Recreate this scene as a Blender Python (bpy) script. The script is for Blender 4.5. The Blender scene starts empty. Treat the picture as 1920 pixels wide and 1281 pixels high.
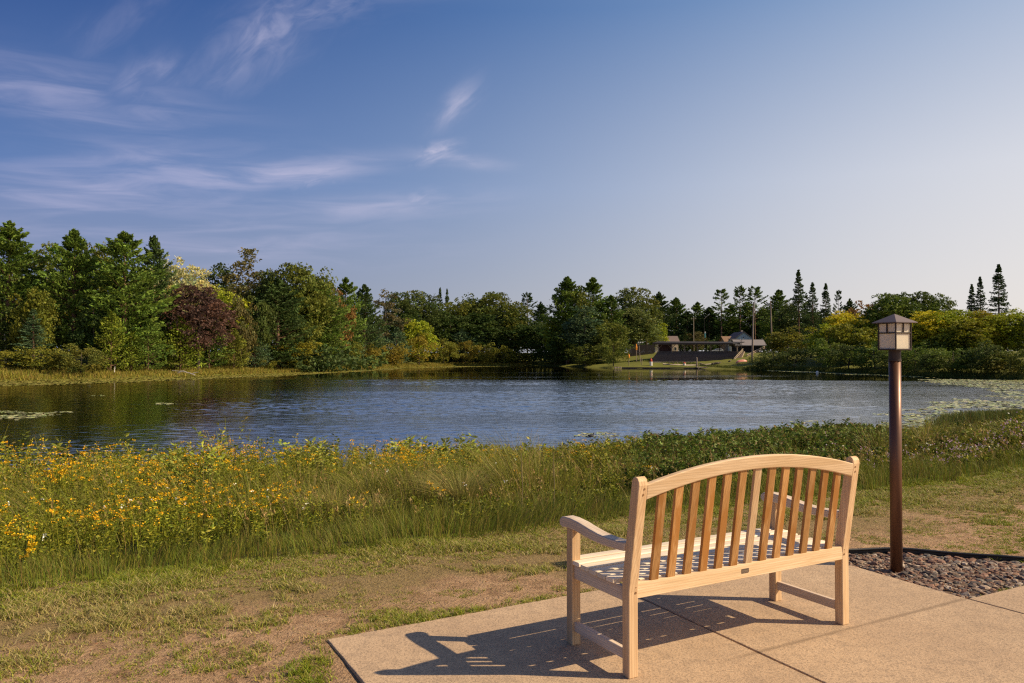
import bpy, math, random
import numpy as np
from mathutils import Vector, Matrix
S = bpy.context.scene
C = S.collection
R = math.radians
rng = np.random.default_rng(7)
random.seed(7)

# ------------------------------------------------------------------ camera
CAM_H = 1.472; FPX = 1457.0; HOR = 665.0; PIT = math.atan((HOR - 640.5) / FPX)
cam = bpy.data.cameras.new("camera"); cam.lens = FPX / 1920 * 36; cam.sensor_width = 36
cam.clip_start = 0.05; cam.clip_end = 9000
co = bpy.data.objects.new("camera", cam); C.objects.link(co)
co.location = (0, 0, CAM_H); co.rotation_euler = (R(90) + PIT, 0, 0)
S.camera = co
S.render.resolution_x = 1024; S.render.resolution_y = 683
S.view_settings.view_transform = 'Standard'; S.view_settings.look = 'None'
S.view_settings.exposure = 0.38; S.view_settings.gamma = 1
S.cycles.use_denoising = False; S.cycles.filter_width = 1.25; S.cycles.adaptive_threshold = .006
S.cycles.sample_clamp_indirect = 4
S.cycles.max_bounces = 6; S.cycles.transparent_max_bounces = 8

# ------------------------------------------------------------------ node helpers
class NT:
    def __init__(s, tree): s.t = tree; s.n = tree.nodes; s.l = tree.links
    def new(s, typ, **kw):
        n = s.n.new(typ)
        for k, v in kw.items(): setattr(n, k, v)
        return n
    def put(s, sock, v):
        if v is None: return
        if isinstance(v, bpy.types.NodeSocket): s.l.new(v, sock)
        else: sock.default_value = v
    def math(s, op, a, b=None, c=None, clamp=False):
        n = s.new('ShaderNodeMath', operation=op); n.use_clamp = clamp
        s.put(n.inputs[0], a); s.put(n.inputs[1], b)
        if c is not None: s.put(n.inputs[2], c)
        return n.outputs[0]
    def vmath(s, op, a, b=None):
        n = s.new('ShaderNodeVectorMath', operation=op)
        s.put(n.inputs[0], a); s.put(n.inputs[1], b)
        return n.outputs['Value'] if op in ('DOT_PRODUCT', 'LENGTH', 'DISTANCE') else n.outputs[0]
    def mix(s, f, a, b, blend='MIX'):
        n = s.new('ShaderNodeMix', data_type='RGBA', blend_type=blend)
        s.put(n.inputs[0], f)
        s.put(n.inputs[6], a if isinstance(a, bpy.types.NodeSocket) else (*a[:3], 1))
        s.put(n.inputs[7], b if isinstance(b, bpy.types.NodeSocket) else (*b[:3], 1))
        return n.outputs[2]
    def noise(s, vec, scale, detail=3, rough=.55, dist=0, out=0):
        n = s.new('ShaderNodeTexNoise'); s.put(n.inputs['Vector'], vec)
        n.inputs['Scale'].default_value = scale; n.inputs['Detail'].default_value = detail
        n.inputs['Roughness'].default_value = rough; n.inputs['Distortion'].default_value = dist
        return n.outputs[out]
    def mapping(s, vec, scale=(1, 1, 1), rot=(0, 0, 0), loc=(0, 0, 0)):
        n = s.new('ShaderNodeMapping'); s.put(n.inputs[0], vec)
        n.inputs['Scale'].default_value = scale; n.inputs['Rotation'].default_value = rot
        n.inputs['Location'].default_value = loc
        return n.outputs[0]
    def ramp(s, f, stops):
        n = s.new('ShaderNodeValToRGB'); s.put(n.inputs[0], f)
        e = n.color_ramp.elements
        while len(e) < len(stops): e.new(.5)
        for i, (p, c) in enumerate(stops):
            e[i].position = p; e[i].color = (*c[:3], 1) if hasattr(c, '__len__') else (c, c, c, 1)
        return n.outputs[0]
    def smooth(s, v, a, b):
        n = s.new('ShaderNodeMapRange', interpolation_type='SMOOTHSTEP')
        s.put(n.inputs[0], v); n.inputs[1].default_value = a; n.inputs[2].default_value = b
        return n.outputs[0]
    def bump(s, h, strength=.3, dist=.01, normal=None):
        n = s.new('ShaderNodeBump'); s.put(n.inputs['Height'], h)
        s.put(n.inputs['Strength'], strength); n.inputs['Distance'].default_value = dist
        if normal: s.put(n.inputs['Normal'], normal)
        return n.outputs[0]
    def sep(s, v):
        n = s.new('ShaderNodeSeparateXYZ'); s.put(n.inputs[0], v); return n.outputs

def mat(name):
    m = bpy.data.materials.new(name); m.use_nodes = True
    T = NT(m.node_tree); b = T.n['Principled BSDF']
    return m, T, b
def simple(name, col, rough=.6, metal=0, var=.12, scale=6, spec=.4, bump=0):
    m, T, b = mat(name)
    p = T.new('ShaderNodeTexCoord').outputs['Object']
    n = T.noise(p, scale, 4)
    c = T.mix(n, [x * (1 - var) for x in col], [min(1, x * (1 + var)) for x in col])
    T.put(b.inputs['Base Color'], c)
    b.inputs['Roughness'].default_value = rough; b.inputs['Metallic'].default_value = metal
    b.inputs['Specular IOR Level'].default_value = spec
    if bump: T.put(b.inputs['Normal'], T.bump(T.noise(p, scale * 5, 4), bump, .01))
    return m

# ------------------------------------------------------------------ sky and sun
SUN_EL = R(37.5); SUN_AZ = math.atan2(.995, -.095)      # azimuth from +Y towards +X
w = bpy.data.worlds.new("World"); S.world = w; w.use_nodes = True
T = NT(w.node_tree); bg = T.n['Background']
sky = T.new('ShaderNodeTexSky', sky_type='NISHITA'); sky.sun_disc = False
sky.sun_elevation = SUN_EL; sky.sun_rotation = SUN_AZ
sky.air_density = 1.25; sky.dust_density = 1.6; sky.ozone_density = 2.2; sky.altitude = 300
gen = T.vmath('NORMALIZE', T.new('ShaderNodeTexCoord').outputs['Generated'])
sx, sy, sz = T.sep(gen)
az = T.math('MULTIPLY', T.math('ARCTAN2', sx, sy), 57.2958)
el = T.math('MULTIPLY', T.math('ARCSINE', sz), 57.2958)
ae = T.new('ShaderNodeCombineXYZ'); T.put(ae.inputs[0], az); T.put(ae.inputs[1], el)
ae = ae.outputs[0]
SKYC = sky.outputs[0]
# late summer haze over the clear-air sky: paler low down and towards the sun, deep blue away from it and overhead
hor = T.vmath('NORMALIZE', T.vmath('MULTIPLY', gen, (1, 1, 0)))
tosun = T.math('MULTIPLY_ADD', T.vmath('DOT_PRODUCT', hor, (math.sin(SUN_AZ), math.cos(SUN_AZ), 0)), .5, .5)
def row(*cols):
    o_ = T.ramp(tosun, [(p, tuple(x / 12 for x in c)) for p, c in zip((.10, .19, .456, .735, 1.), cols)])
    o_.node.color_ramp.interpolation = 'B_SPLINE'; return o_
rows = [row((2.0, 2.3, 3.7), (2.3, 2.6, 4.0), (3.4, 3.6, 4.2), (8.4, 7.8, 7.4), (8.5, 7.6, 7.0)),
        row((.65, 1.35, 3.6), (.75, 1.55, 3.9), (1.8, 2.75, 4.8), (7.2, 7.2, 7.5), (8.0, 7.4, 7.2)),
        row((.10, .44, 2.0), (.12, .52, 2.3), (.54, 1.45, 3.7), (2.6, 3.8, 5.8), (6.5, 6.6, 7.2)),
        row((.10, .30, 1.1), (.12, .34, 1.3), (.22, .55, 1.7), (.6, 1.1, 2.6), (1.6, 2.2, 3.6))]
g = rows[0]
for r_, (e0, e1) in zip(rows[1:], ((2, 12), (12, 24), (24, 60))):
    mr = T.new('ShaderNodeMapRange'); T.put(mr.inputs[0], el); mr.inputs[1].default_value = e0; mr.inputs[2].default_value = e1
    g = T.mix(mr.outputs[0], g, r_)
g = T.mix(1, g, (12, 12, 12), 'MULTIPLY')
tow = T.smooth(az, -38, 60)
skyc = T.mix(.90, SKYC, g)
# cirrus: each wisp is a patch of stretched noise at its own bearing and height
# three sets of cirrus fibres, then a soft patch for each wisp at its own bearing and height
def fibres(rot, sc, thr):
    q = T.mapping(ae, rot=(0, 0, R(-rot)))
    return T.smooth(T.noise(T.mapping(q, scale=(sc[0], sc[1], 1)), 1.5, 5, .55, .6), thr - .02, thr + .42)
def patch(a0, e0, ra, re, rot, amp):
    p = T.vmath('SUBTRACT', ae, (a0, e0, 0))
    g = T.mapping(p, scale=(1 / ra, 1 / re, 1)) if abs(rot) < 1 else T.mapping(T.mapping(p, rot=(0, 0, R(-rot))), scale=(1 / ra, 1 / re, 1))
    d = T.vmath('DOT_PRODUCT', g, g)
    return T.math('MULTIPLY', T.math('POWER', 2.718, T.math('MULTIPLY', d, -1.2)), amp)
cl = None
for (rot, sc, thr, ps) in [(3, (.09, .60), .34, [(-30, 16.2, 9, 1.9, -2, .34), (-24, 12.4, 9, 1.5, 4, .36), (-15.3, 12.9, 5.5, .8, 8, .50), (-30, 10.0, 10, 1.4, 3, .42),
                             (-10.5, 10.6, 9, 1.0, 5, .32), (-22, 7.5, 14, 1.6, 2, .30), (-4.0, 14.1, 3.4, .5, -6, .34), (-8, 25.5, 9, 1.3, 8, .12)]),
                           (44, (.20, .52), .36, [(-25.2, 17.9, 2.2, 1.1, 30, .40), (-17.5, 21.6, 5, 2.0, 40, .34), (-4.2, 17.8, 2.1, .9, 42, .40), (-27, 21, 5, 1.2, 40, .10)]),
                           (18, (.35, 1.1), .32, [(-5.6, 14.6, 1.5, .6, 22, .62), (-6.8, 11.3, 1.3, .6, 15, .34), (-14.5, 23.6, 4.5, 1.4, 12, .20), (-13.2, 12.6, 3.4, .5, 14, .35)])]:
    f = fibres(rot, sc, thr); acc = None
    for a in ps:
        v = patch(*a); acc = v if acc is None else T.math('ADD', acc, v)
    v = T.math('MULTIPLY', T.math('ADD', T.math('MULTIPLY', f, 1.15), .22), acc)
    cl = v if cl is None else T.math('MAXIMUM', cl, v)
skyc = T.mix(cl, skyc, T.mix(tow, (5.0, 4.8, 6.6), (7.5, 7.0, 7.4)))
T.put(bg.inputs[0], skyc); bg.inputs[1].default_value = 0.085
w.cycles.sampling_method = 'MANUAL'; w.cycles.sample_map_resolution = 256

sl = bpy.data.lights.new("sun", 'SUN'); sl.energy = 5.0; sl.angle = R(.5); sl.color = (1, .79, .52)
so = bpy.data.objects.new("sun", sl); C.objects.link(so); so.location = (30, -3, 30)
sd = Vector((math.sin(SUN_AZ) * math.cos(SUN_EL), math.cos(SUN_AZ) * math.cos(SUN_EL), math.sin(SUN_EL)))
so.rotation_euler = sd.to_track_quat('Z', 'Y').to_euler()

# ------------------------------------------------------------------ object helpers
def tag(o, label=None, cat=None, group=None, kind=None):
    if label: o['label'] = label
    if cat: o['category'] = cat
    if group: o['group'] = group
    if kind: o['kind'] = kind
    return o
def empty(name, loc=(0, 0, 0), rz=0, label=None, cat=None, group=None):
    o = bpy.data.objects.new(name, None); C.objects.link(o); o.empty_display_size = .2
    o.location = loc; o.rotation_euler = (0, 0, rz)
    return tag(o, label, cat, group)
def qmesh(name, V, mat, col=None, smooth=False):
    """V (N,4,3) loose quads, col (N,3) colour per face"""
    V = np.ascontiguousarray(V, dtype=np.float32); n = len(V)
    me = bpy.data.meshes.new(name)
    me.vertices.add(4 * n); me.vertices.foreach_set('co', V.reshape(-1))
    me.loops.add(4 * n); me.loops.foreach_set('vertex_index', np.arange(4 * n, dtype=np.int32))
    me.polygons.add(n); me.polygons.foreach_set('loop_start', np.arange(0, 4 * n, 4, dtype=np.int32))
    if col is not None:
        a = me.attributes.new('tint', 'FLOAT_COLOR', 'FACE')
        c = np.ones((n, 4), np.float32); c[:, :3] = col; a.data.foreach_set('color', c.reshape(-1))
    me.update(calc_edges=True)
    me.materials.append(mat)
    return me
def link(name, me, parent=None, loc=(0, 0, 0)):
    o = bpy.data.objects.new(name, me); C.objects.link(o); o.location = loc
    if parent: o.parent = parent
    return o
class MB:
    def __init__(s): s.v = []; s.f = []
    def poly(s, vs, fs):
        k = len(s.v); s.v += [tuple(p) for p in vs]; s.f += [tuple(i + k for i in f) for f in fs]; return s
    def box(s, x0, x1, y0, y1, z0, z1):
        return s.poly([(x0, y0, z0), (x1, y0, z0), (x1, y1, z0), (x0, y1, z0), (x0, y0, z1), (x1, y0, z1), (x1, y1, z1), (x0, y1, z1)],
                      [(0, 3, 2, 1), (4, 5, 6, 7), (0, 1, 5, 4), (1, 2, 6, 5), (2, 3, 7, 6), (3, 0, 4, 7)])
    def prism(s, prof, a0, a1, axis='x'):
        """profile points in the plane normal to axis, extruded from a0 to a1"""
        n = len(prof)
        if axis == 'x': f = lambda a, p: (a, p[0], p[1])
        elif axis == 'y': f = lambda a, p: (p[0], a, p[1])
        else: f = lambda a, p: (p[0], p[1], a)
        vs = [f(a0, p) for p in prof] + [f(a1, p) for p in prof]
        fs = [tuple(range(n))[::-1], tuple(range(n, 2 * n))] + [(i, (i + 1) % n, n + (i + 1) % n, n + i) for i in range(n)]
        return s.poly(vs, fs)
    def bar(s, p, q, w, h=None):
        p = Vector(p); q = Vector(q); h = h or w; d = (q - p).normalized()
        u = d.cross(Vector((0, 0, 1)));
        if u.length < .05: u = Vector((1, 0, 0))
        u.normalize(); v = u.cross(d)
        vs = [a + u * sx * w / 2 + v * sy * h / 2 for a in (p, q) for sx, sy in ((-1, -1), (1, -1), (1, 1), (-1, 1))]
        return s.poly(vs, [(0, 1, 2, 3), (7, 6, 5, 4), (0, 4, 5, 1), (1, 5, 6, 2), (2, 6, 7, 3), (3, 7, 4, 0)])
    def tube(s, pts, rad, n=8, cap=True):
        pts = [Vector(p) for p in pts]; rad = rad if hasattr(rad, '__len__') else [rad] * len(pts)
        k = len(s.v); ref = None
        for i, p in enumerate(pts):
            d = (pts[min(i + 1, len(pts) - 1)] - pts[max(i - 1, 0)]).normalized()
            if ref is None:
                ref = d.cross(Vector((0, 0, 1)))
                if ref.length < .1: ref = Vector((1, 0, 0))
            u = (ref - d * ref.dot(d)).normalized(); v = d.cross(u); ref = u
            for j in range(n):
                a = 2 * math.pi * j / n; s.v.append(tuple(p + (u * math.cos(a) + v * math.sin(a)) * rad[i]))
        for i in range(len(pts) - 1):
            for j in range(n):
                s.f.append((k + i * n + j, k + i * n + (j + 1) % n, k + (i + 1) * n + (j + 1) % n, k + (i + 1) * n + j))
        if cap:
            s.f.append(tuple(k + j for j in range(n))[::-1]); s.f.append(tuple(k + (len(pts) - 1) * n + j for j in range(n)))
        return s
    def build(s, name, m, parent=None, bevel=0, smooth=False, loc=(0, 0, 0), seg=2):
        me = bpy.data.meshes.new(name); me.from_pydata(s.v, [], s.f); me.update()
        if m: me.materials.append(m)
        if smooth:
            for p in me.polygons: p.use_smooth = True
        o = link(name, me, parent, loc)
        if bevel:
            b = o.modifiers.new('bevel', 'BEVEL'); b.width = bevel; b.segments = seg; b.limit_method = 'ANGLE'; b.angle_limit = R(40)
            b.harden_normals = False
        return o

# ------------------------------------------------------------------ numeric noise
def _h(ix, iy, seed):
    n = (ix.astype(np.int64) * 374761393 + iy.astype(np.int64) * 668265263 + seed * 974711) & 0xffffffff
    n = ((n ^ (n >> 13)) * 1274126177) & 0xffffffff
    return ((n ^ (n >> 16)) & 0xffff) / 65535.
def vnoise(x, y, seed=0):
    ix = np.floor(x); iy = np.floor(y); fx = x - ix; fy = y - iy
    fx = fx * fx * (3 - 2 * fx); fy = fy * fy * (3 - 2 * fy)
    a = _h(ix, iy, seed); b = _h(ix + 1, iy, seed); c = _h(ix, iy + 1, seed); d = _h(ix + 1, iy + 1, seed)
    return (a * (1 - fx) + b * fx) * (1 - fy) + (c * (1 - fx) + d * fx) * fy
def fbm(x, y, seed=0, o=4):
    r = 0; t = 0; a = 1.
    for i in range(o):
        r = r + a * vnoise(x * 2 ** i + 17 * i, y * 2 ** i - 11 * i, seed + i); t += a; a *= .55
    return r / t
def inpoly(x, y, P):
    r = np.zeros(np.shape(x), bool); n = len(P)
    for i in range(n):
        x1, y1 = P[i]; x2, y2 = P[(i + 1) % n]
        if y1 == y2: continue
        c = ((y1 > y) != (y2 > y)) & (x < (x2 - x1) * (y - y1) / (y2 - y1) + x1); r ^= c
    return r
def polydist(x, y, P):
    d = np.full(np.shape(x), 1e9)
    for i in range(len(P)):
        ax, ay = P[i]; bx, by = P[(i + 1) % len(P)]
        ex, ey = bx - ax, by - ay; t = np.clip(((x - ax) * ex + (y - ay) * ey) / (ex * ex + ey * ey), 0, 1)
        d = np.minimum(d, np.hypot(x - ax - t * ex, y - ay - t * ey))
    return d
def gp(px, py, z=0.):
    """point of the level z seen at a place of the survey photograph"""
    rx = (px - 960) / FPX; rz = (640.5 - py) / FPX
    c, s = math.cos(PIT), math.sin(PIT)
    dy = c - rz * s; dz = s + rz * c
    t = (z - CAM_H) / dz
    return (rx * t, dy * t)

# ------------------------------------------------------------------ lie of the land
WZ = -2.53
LA = (-3.35, 5.09); LN = (-.462, .887)          # edge between mown lawn and meadow
def sline(x, y): return (x - LA[0]) * LN[0] + (y - LA[1]) * LN[1]
SH = 17.7
def sp(t, s=SH): return (LA[0] + LN[0] * s + LN[1] * t, LA[1] + LN[1] * s - LN[0] * t)
shore = [sp(-75), sp(-60), sp(-40), sp(-20), sp(0), sp(20), sp(40), sp(60), sp(78), (66, 70), (78, 88), (84, 108)]
for a in [(1920, 712.5), (1850, 709), (1750, 707), (1680, 703.5), (1500, 696), (1400, 693.2), (1306, 691.3), (1150, 690.8), (1060, 687.5), (1000, 685.5),
          (850, 686.5), (720, 691), (600, 696.5), (450, 702), (300, 707), (100, 712), (0, 715), (-150, 723), (-400, 742)]:
    shore.append(gp(a[0], a[1], WZ))
shore += [(-92, 50), (-88, 10)]
def ground(x, y):
    x = np.asarray(x, float); y = np.asarray(y, float)
    d = polydist(x, y, shore); ins = inpoly(x, y, shore)
    s = sline(x, y)
    dd = np.where(ins, -d, d)
    cap = -.05 + 2.2 * np.clip((s - 22) / 40, 0, 1)
    wob = (fbm(x * .35, y * .35, 3, 3) - .5) * .35 * np.clip(s / 3, 0, 1) * np.clip(d / 2.5, 0, 1)
    near = WZ + .14 * dd
    far = WZ + np.where(dd > 0, .22 * np.minimum(dd, 1.2) + .125 * dd, .14 * dd)
    k = np.clip((s - 22) / 10, 0, 1)
    z = np.minimum(near * (1 - k) + far * k, cap)
    soft = np.exp(-np.abs(s) / .6) * .02
    SLB = [(-.964, 4.049), (2.19, 5.83), (2.749, 4.718), (5.83, 6.36), (9.2, -.1), (3.2, -3.8)]
    near_s = np.where(np.hypot(x, y) < 15, np.exp(-polydist(x, y, SLB) / .35), 0) * .034
    micro = near_s + (fbm(x * 3, y * 3, 9, 3) - .5) * .022 + (fbm(x * .6, y * .6, 5, 2) - .5) * .03
    return np.maximum(z, -5.5) - soft + wob + np.where(s < 1, micro, 0) * np.clip((np.hypot(x, y) - .5), 0, 1)
def gz(x, y): return float(ground(np.array([x]), np.array([y]))[0])

# ---- ground sheet: rings round the view point, finer where it is looked at
ang = np.concatenate([np.linspace(-62, 62, 620, endpoint=False), np.linspace(62, 298, 80, endpoint=False)])
rad = np.concatenate([[.3], .8 * np.exp(np.linspace(0, math.log(6000 / .8), 420))])
A, Rr = np.meshgrid(np.radians(ang), rad); GX = Rr * np.sin(A); GY = Rr * np.cos(A)
GZ = ground(GX, GY)
SLAB = [(-.964, 4.049), (2.19, 5.83), (2.749, 4.718), (6.2, 6.43), (9.2, -.1), (1.4, -4.2)]
m_in = inpoly(GX, GY, SLAB) & (polydist(GX, GY, SLAB) > .14)
GZ = np.where(m_in, -.12, GZ)
BED0 = [(2.19, 5.83), (2.749, 4.718), (4.72, 5.76), (4.3, 5.66), (3.95, 5.62), (3.735, 5.665), (3.5, 5.76), (3.18, 5.885), (2.9, 5.95), (2.57, 5.93), (2.33, 5.88)]
GZ = np.where(inpoly(GX, GY, BED0), np.minimum(GZ, -.10), GZ)
nr, na = GX.shape
vv = np.stack([GX, GY, GZ], -1).reshape(-1, 3)
i = np.arange(nr - 1)[:, None] * na; j = np.arange(na)[None]; j2 = (j + 1) % na
F = np.stack([i + j, i + j2, i + na + j2, i + na + j], -1).reshape(-1, 4)[:, ::-1]
me = bpy.data.meshes.new('ground')
me.vertices.add(len(vv) + 1); me.vertices.foreach_set('co', np.vstack([vv, [[0, 0, -.06]]]).astype(np.float32).reshape(-1))
cf = np.stack([np.full(na, len(vv)), np.arange(na), (np.arange(na) + 1) % na], -1)[:, ::-1]
me.loops.add(F.size + cf.size); me.loops.foreach_set('vertex_index', np.concatenate([F.reshape(-1), cf.reshape(-1)]).astype(np.int32))
me.polygons.add(len(F) + na)
me.polygons.foreach_set('loop_start', np.concatenate([np.arange(0, F.size, 4), F.size + np.arange(0, cf.size, 3)]).astype(np.int32))
me.update(calc_edges=True)
m, T, b = mat('lawn soil')
P = T.new('ShaderNodeNewGeometry').outputs['Position']
sN = T.math('SUBTRACT', T.vmath('DOT_PRODUCT', P, (LN[0], LN[1], 0)), LA[0] * LN[0] + LA[1] * LN[1])
n1 = T.noise(P, 1.1, 5, .6); n2 = T.noise(P, 9, 5, .65); n3 = T.noise(P, 60, 4, .7); n4 = T.noise(P, 260, 2, .6)
soil = T.ramp(n2, [(.28, (.33, .20, .11)), (.5, (.58, .375, .22)), (.75, (.70, .48, .30))])
soil = T.mix(T.math('MULTIPLY', T.smooth(n3, .45, .70), .7), soil, (.17, .10, .05))
soil = T.mix(T.math('MULTIPLY', T.smooth(n4, .55, .8), .5), soil, (.42, .31, .21))
thatch = T.ramp(T.noise(T.mapping(P, scale=(1, 1, 1)), 45, 5, .7), [(.3, (.15, .11, .04)), (.55, (.31, .24, .095)), (.8, (.44, .35, .15))])
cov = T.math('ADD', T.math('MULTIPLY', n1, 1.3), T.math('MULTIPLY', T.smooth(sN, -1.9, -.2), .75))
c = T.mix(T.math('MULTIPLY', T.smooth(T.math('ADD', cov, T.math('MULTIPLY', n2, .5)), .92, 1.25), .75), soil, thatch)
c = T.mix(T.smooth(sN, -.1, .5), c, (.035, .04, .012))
farc = T.mix(T.noise(P, .08, 4), (.10, .115, .022), (.17, .17, .035))
c = T.mix(T.smooth(sN, 30, 60), c, farc)
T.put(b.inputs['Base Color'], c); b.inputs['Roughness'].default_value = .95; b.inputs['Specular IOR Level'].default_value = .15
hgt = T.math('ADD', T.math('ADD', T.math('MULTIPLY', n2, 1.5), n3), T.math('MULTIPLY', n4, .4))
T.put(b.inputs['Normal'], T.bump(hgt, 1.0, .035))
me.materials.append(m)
for p_ in me.polygons: p_.use_smooth = True
tag(link('ground', me), kind='structure')

# ---- pond water
m, T, b = mat('pond water')
P = T.new('ShaderNodeNewGeometry').outputs['Position']
px_, py_, pz_ = T.sep(P)
b.inputs['Base Color'].default_value = (.008, .009, .006, 1); b.inputs['IOR'].default_value = 1.55
wv1 = T.noise(T.mapping(P, scale=(.75, 1.5, 1), rot=(0, 0, R(-14))), 1.5, 3, .55, .4)
wv2 = T.noise(T.mapping(P, scale=(.8, 1.7, 1), rot=(0, 0, R(9))), 5.5, 3, .6, .3)
wv3 = T.noise(T.mapping(P, scale=(.6, 1.6, 1)), .33, 2, .5, .5)
gust = T.noise(T.mapping(P, scale=(.35, 1, 1)), .05, 3, .5, .6)
edge = T.math('ADD', py_, T.math('MULTIPLY', T.math('SUBTRACT', T.noise(T.mapping(P, scale=(.5, 1, 1)), .07, 3), .5), 26))
calm = T.smooth(edge, 118, 126)
calm2 = T.math('SUBTRACT', 1, T.smooth(T.math('ADD', px_, T.math('MULTIPLY', py_, .3)), -9, 9))     # lee of the left wood
rip = T.math('MULTIPLY', T.math('SUBTRACT', 1, T.math('MULTIPLY', calm, .93)), T.math('SUBTRACT', 1, T.math('MULTIPLY', calm2, .74)))
rip = T.math('MULTIPLY', rip, T.math('ADD', .65, T.math('MULTIPLY', T.smooth(gust, .35, .65), .45)))
streak = T.math('MULTIPLY', T.math('MULTIPLY', calm, T.smooth(T.noise(T.mapping(P, scale=(.22, 1, 1)), .055, 2, .4), .56, .64)), .5)
rip = T.math('ADD', rip, streak)
h = T.math('ADD', T.math('ADD', T.math('MULTIPLY', wv1, .02), T.math('MULTIPLY', wv2, .022)), T.math('MULTIPLY', wv3, .0))
nm = T.bump(T.math('MULTIPLY', h, rip), 1.0, 1.0)
gl = T.new('ShaderNodeBsdfGlossy'); gl.inputs['Color'].default_value = (.78, .76, .73, 1); T.put(gl.inputs['Roughness'], T.math('ADD', .02, T.math('MULTIPLY', rip, .09))); T.put(gl.inputs['Normal'], nm)
df = T.new('ShaderNodeBsdfDiffuse'); df.inputs[0].default_value = (.010, .011, .007, 1)
fz = T.new('ShaderNodeFresnel'); fz.inputs[0].default_value = 1.33
mx = T.new('ShaderNodeMixShader'); T.put(mx.inputs[0], fz.outputs[0]); T.l.new(df.outputs[0], mx.inputs[1]); T.l.new(gl.outputs[0], mx.inputs[2])
T.l.new(mx.outputs[0], T.n['Material Output'].inputs[0])
# the wind ripples are real relief out to the calm far side; the finest ones are bump
wa = np.concatenate([np.linspace(-41, 41, 620, endpoint=False), np.linspace(41, 319, 60, endpoint=False)])
wr = np.concatenate([np.arange(14, 42, .10), 42 * np.exp(np.arange(0, math.log(130 / 42), .0026)), 130 * np.exp(np.linspace(.004, math.log(430 / 130), 60))])
Aw, Rw = np.meshgrid(np.radians(wa), wr); WX_, WY_ = Rw * np.sin(Aw), Rw * np.cos(Aw)
def sst(v, a, b): t = np.clip((v - a) / (b - a), 0, 1); return t * t * (3 - 2 * t)
def ripple(x, y):
    ed_ = y + (fbm(x * .035, y * .07, 91, 3) - .5) * 20
    cal = sst(ed_, 119, 124); lee = 1 - sst(x + .3 * y + (fbm(x * .05, y * .12, 92, 3) - .5) * 14, -11, 6)
    gst = .40 + .80 * sst(fbm(x * .02, y * .075, 93, 4), .38, .62)
    right_ = 1 - .6 * sst(x - .38 * y + (fbm(x * .05, y * .1, 97, 2) - .5) * 10, -2, 8)
    return (1 - .97 * cal) * (1 - .62 * lee) * gst * right_
def waves(x, y):
    u = x * .97 + y * .24; v = -x * .24 + y * .97
    h = (fbm(u * 1.1, v * 2.1, 94, 2) - .5) * AMP1 + (fbm(u * 2.2, v * 4.2, 95, 2) - .5) * AMP2 + (fbm(u * .3, v * .7, 96, 1) - .5) * .03
    return h
AMP1, AMP2 = .075, .040
WH = waves(WX_, WY_) * ripple(WX_, WY_) * (np.abs(np.degrees(np.arctan2(WX_, WY_))) < 41.5)
wv_ = np.stack([WX_, WY_, WZ + WH], -1).reshape(-1, 3); nr, na = WX_.shape
i = np.arange(nr - 1)[:, None] * na; j = np.arange(na)[None]; j2 = (j + 1) % na
F = np.stack([i + j, i + j2, i + na + j2, i + na + j], -1).reshape(-1, 4)[:, ::-1]
me = bpy.data.meshes.new('water'); me.vertices.add(len(wv_)); me.vertices.foreach_set('co', wv_.astype(np.float32).reshape(-1))
me.loops.add(F.size); me.loops.foreach_set('vertex_index', F.reshape(-1).astype(np.int32)); me.polygons.add(len(F)); me.polygons.foreach_set('loop_start', np.arange(0, F.size, 4, dtype=np.int32))
me.update(calc_edges=True); me.materials.append(m); me.polygons.foreach_set('use_smooth', np.ones(len(F), bool))
tag(link('water', me), kind='structure')

# ------------------------------------------------------------------ concrete paving
m, T, b = mat('brushed concrete')
P = T.new('ShaderNodeNewGeometry').outputs['Position']
n1 = T.noise(P, 1.4, 5, .6); n2 = T.noise(P, 14, 5, .65); n3 = T.noise(P, 75, 4, .75); n4 = T.noise(P, 190, 2, .7)
c = T.ramp(n1, [(.3, (.42, .295, .19)), (.55, (.51, .365, .235)), (.75, (.58, .425, .28))])
c = T.mix(T.math('MULTIPLY', T.smooth(n2, .42, .7), .5), c, (.27, .195, .135))
c = T.mix(T.math('MULTIPLY', T.smooth(T.noise(P, .7, 6, .7, .8), .50, .66), .25), c, (.30, .215, .145))
c = T.mix(T.math('MULTIPLY', T.smooth(n3, .50, .58), .62), c, (.19, .14, .095))
c = T.mix(T.math('MULTIPLY', T.smooth(n4, .55, .68), .6), c, (.62, .50, .38))
vor = T.new('ShaderNodeTexVoronoi'); T.put(vor.inputs['Vector'], P); vor.inputs['Scale'].default_value = 48
c = T.mix(T.math('MULTIPLY', T.math('SUBTRACT', 1, T.smooth(vor.outputs['Distance'], .06, .17)), .75), c, (.09, .065, .05))
# tooled joint full of dirt between the notch corner and the long joint
jn = (-.484, .875); jd = T.math('ABSOLUTE', T.math('SUBTRACT', T.vmath('DOT_PRODUCT', P, (jn[0], jn[1], 0)), 2.749 * jn[0] + 4.718 * jn[1]))
jd = T.math('ADD', jd, T.math('MULTIPLY', T.math('SUBTRACT', T.noise(P, 7, 5, .7), .5), .05))
jx = T.sep(P)[0]
jm = T.math('MULTIPLY', T.math('SUBTRACT', 1, T.smooth(jd, .0, .026)), T.math('MULTIPLY', T.smooth(jx, .9, 1.3), T.math('SUBTRACT', 1, T.smooth(jx, 2.7, 2.76))))
c = T.mix(T.math('MULTIPLY', jm, .55), c, (.16, .11, .07))
T.put(b.inputs['Base Color'], c); b.inputs['Roughness'].default_value = .85; b.inputs['Specular IOR Level'].default_value = .25
hh = T.math('ADD', T.math('ADD', n3, T.math('MULTIPLY', n4, .5)), T.math('MULTIPLY', n2, .5))
T.put(b.inputs['Normal'], T.bump(hh, .55, .006))
CONC = m
pd = (.48, -.877)
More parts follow.
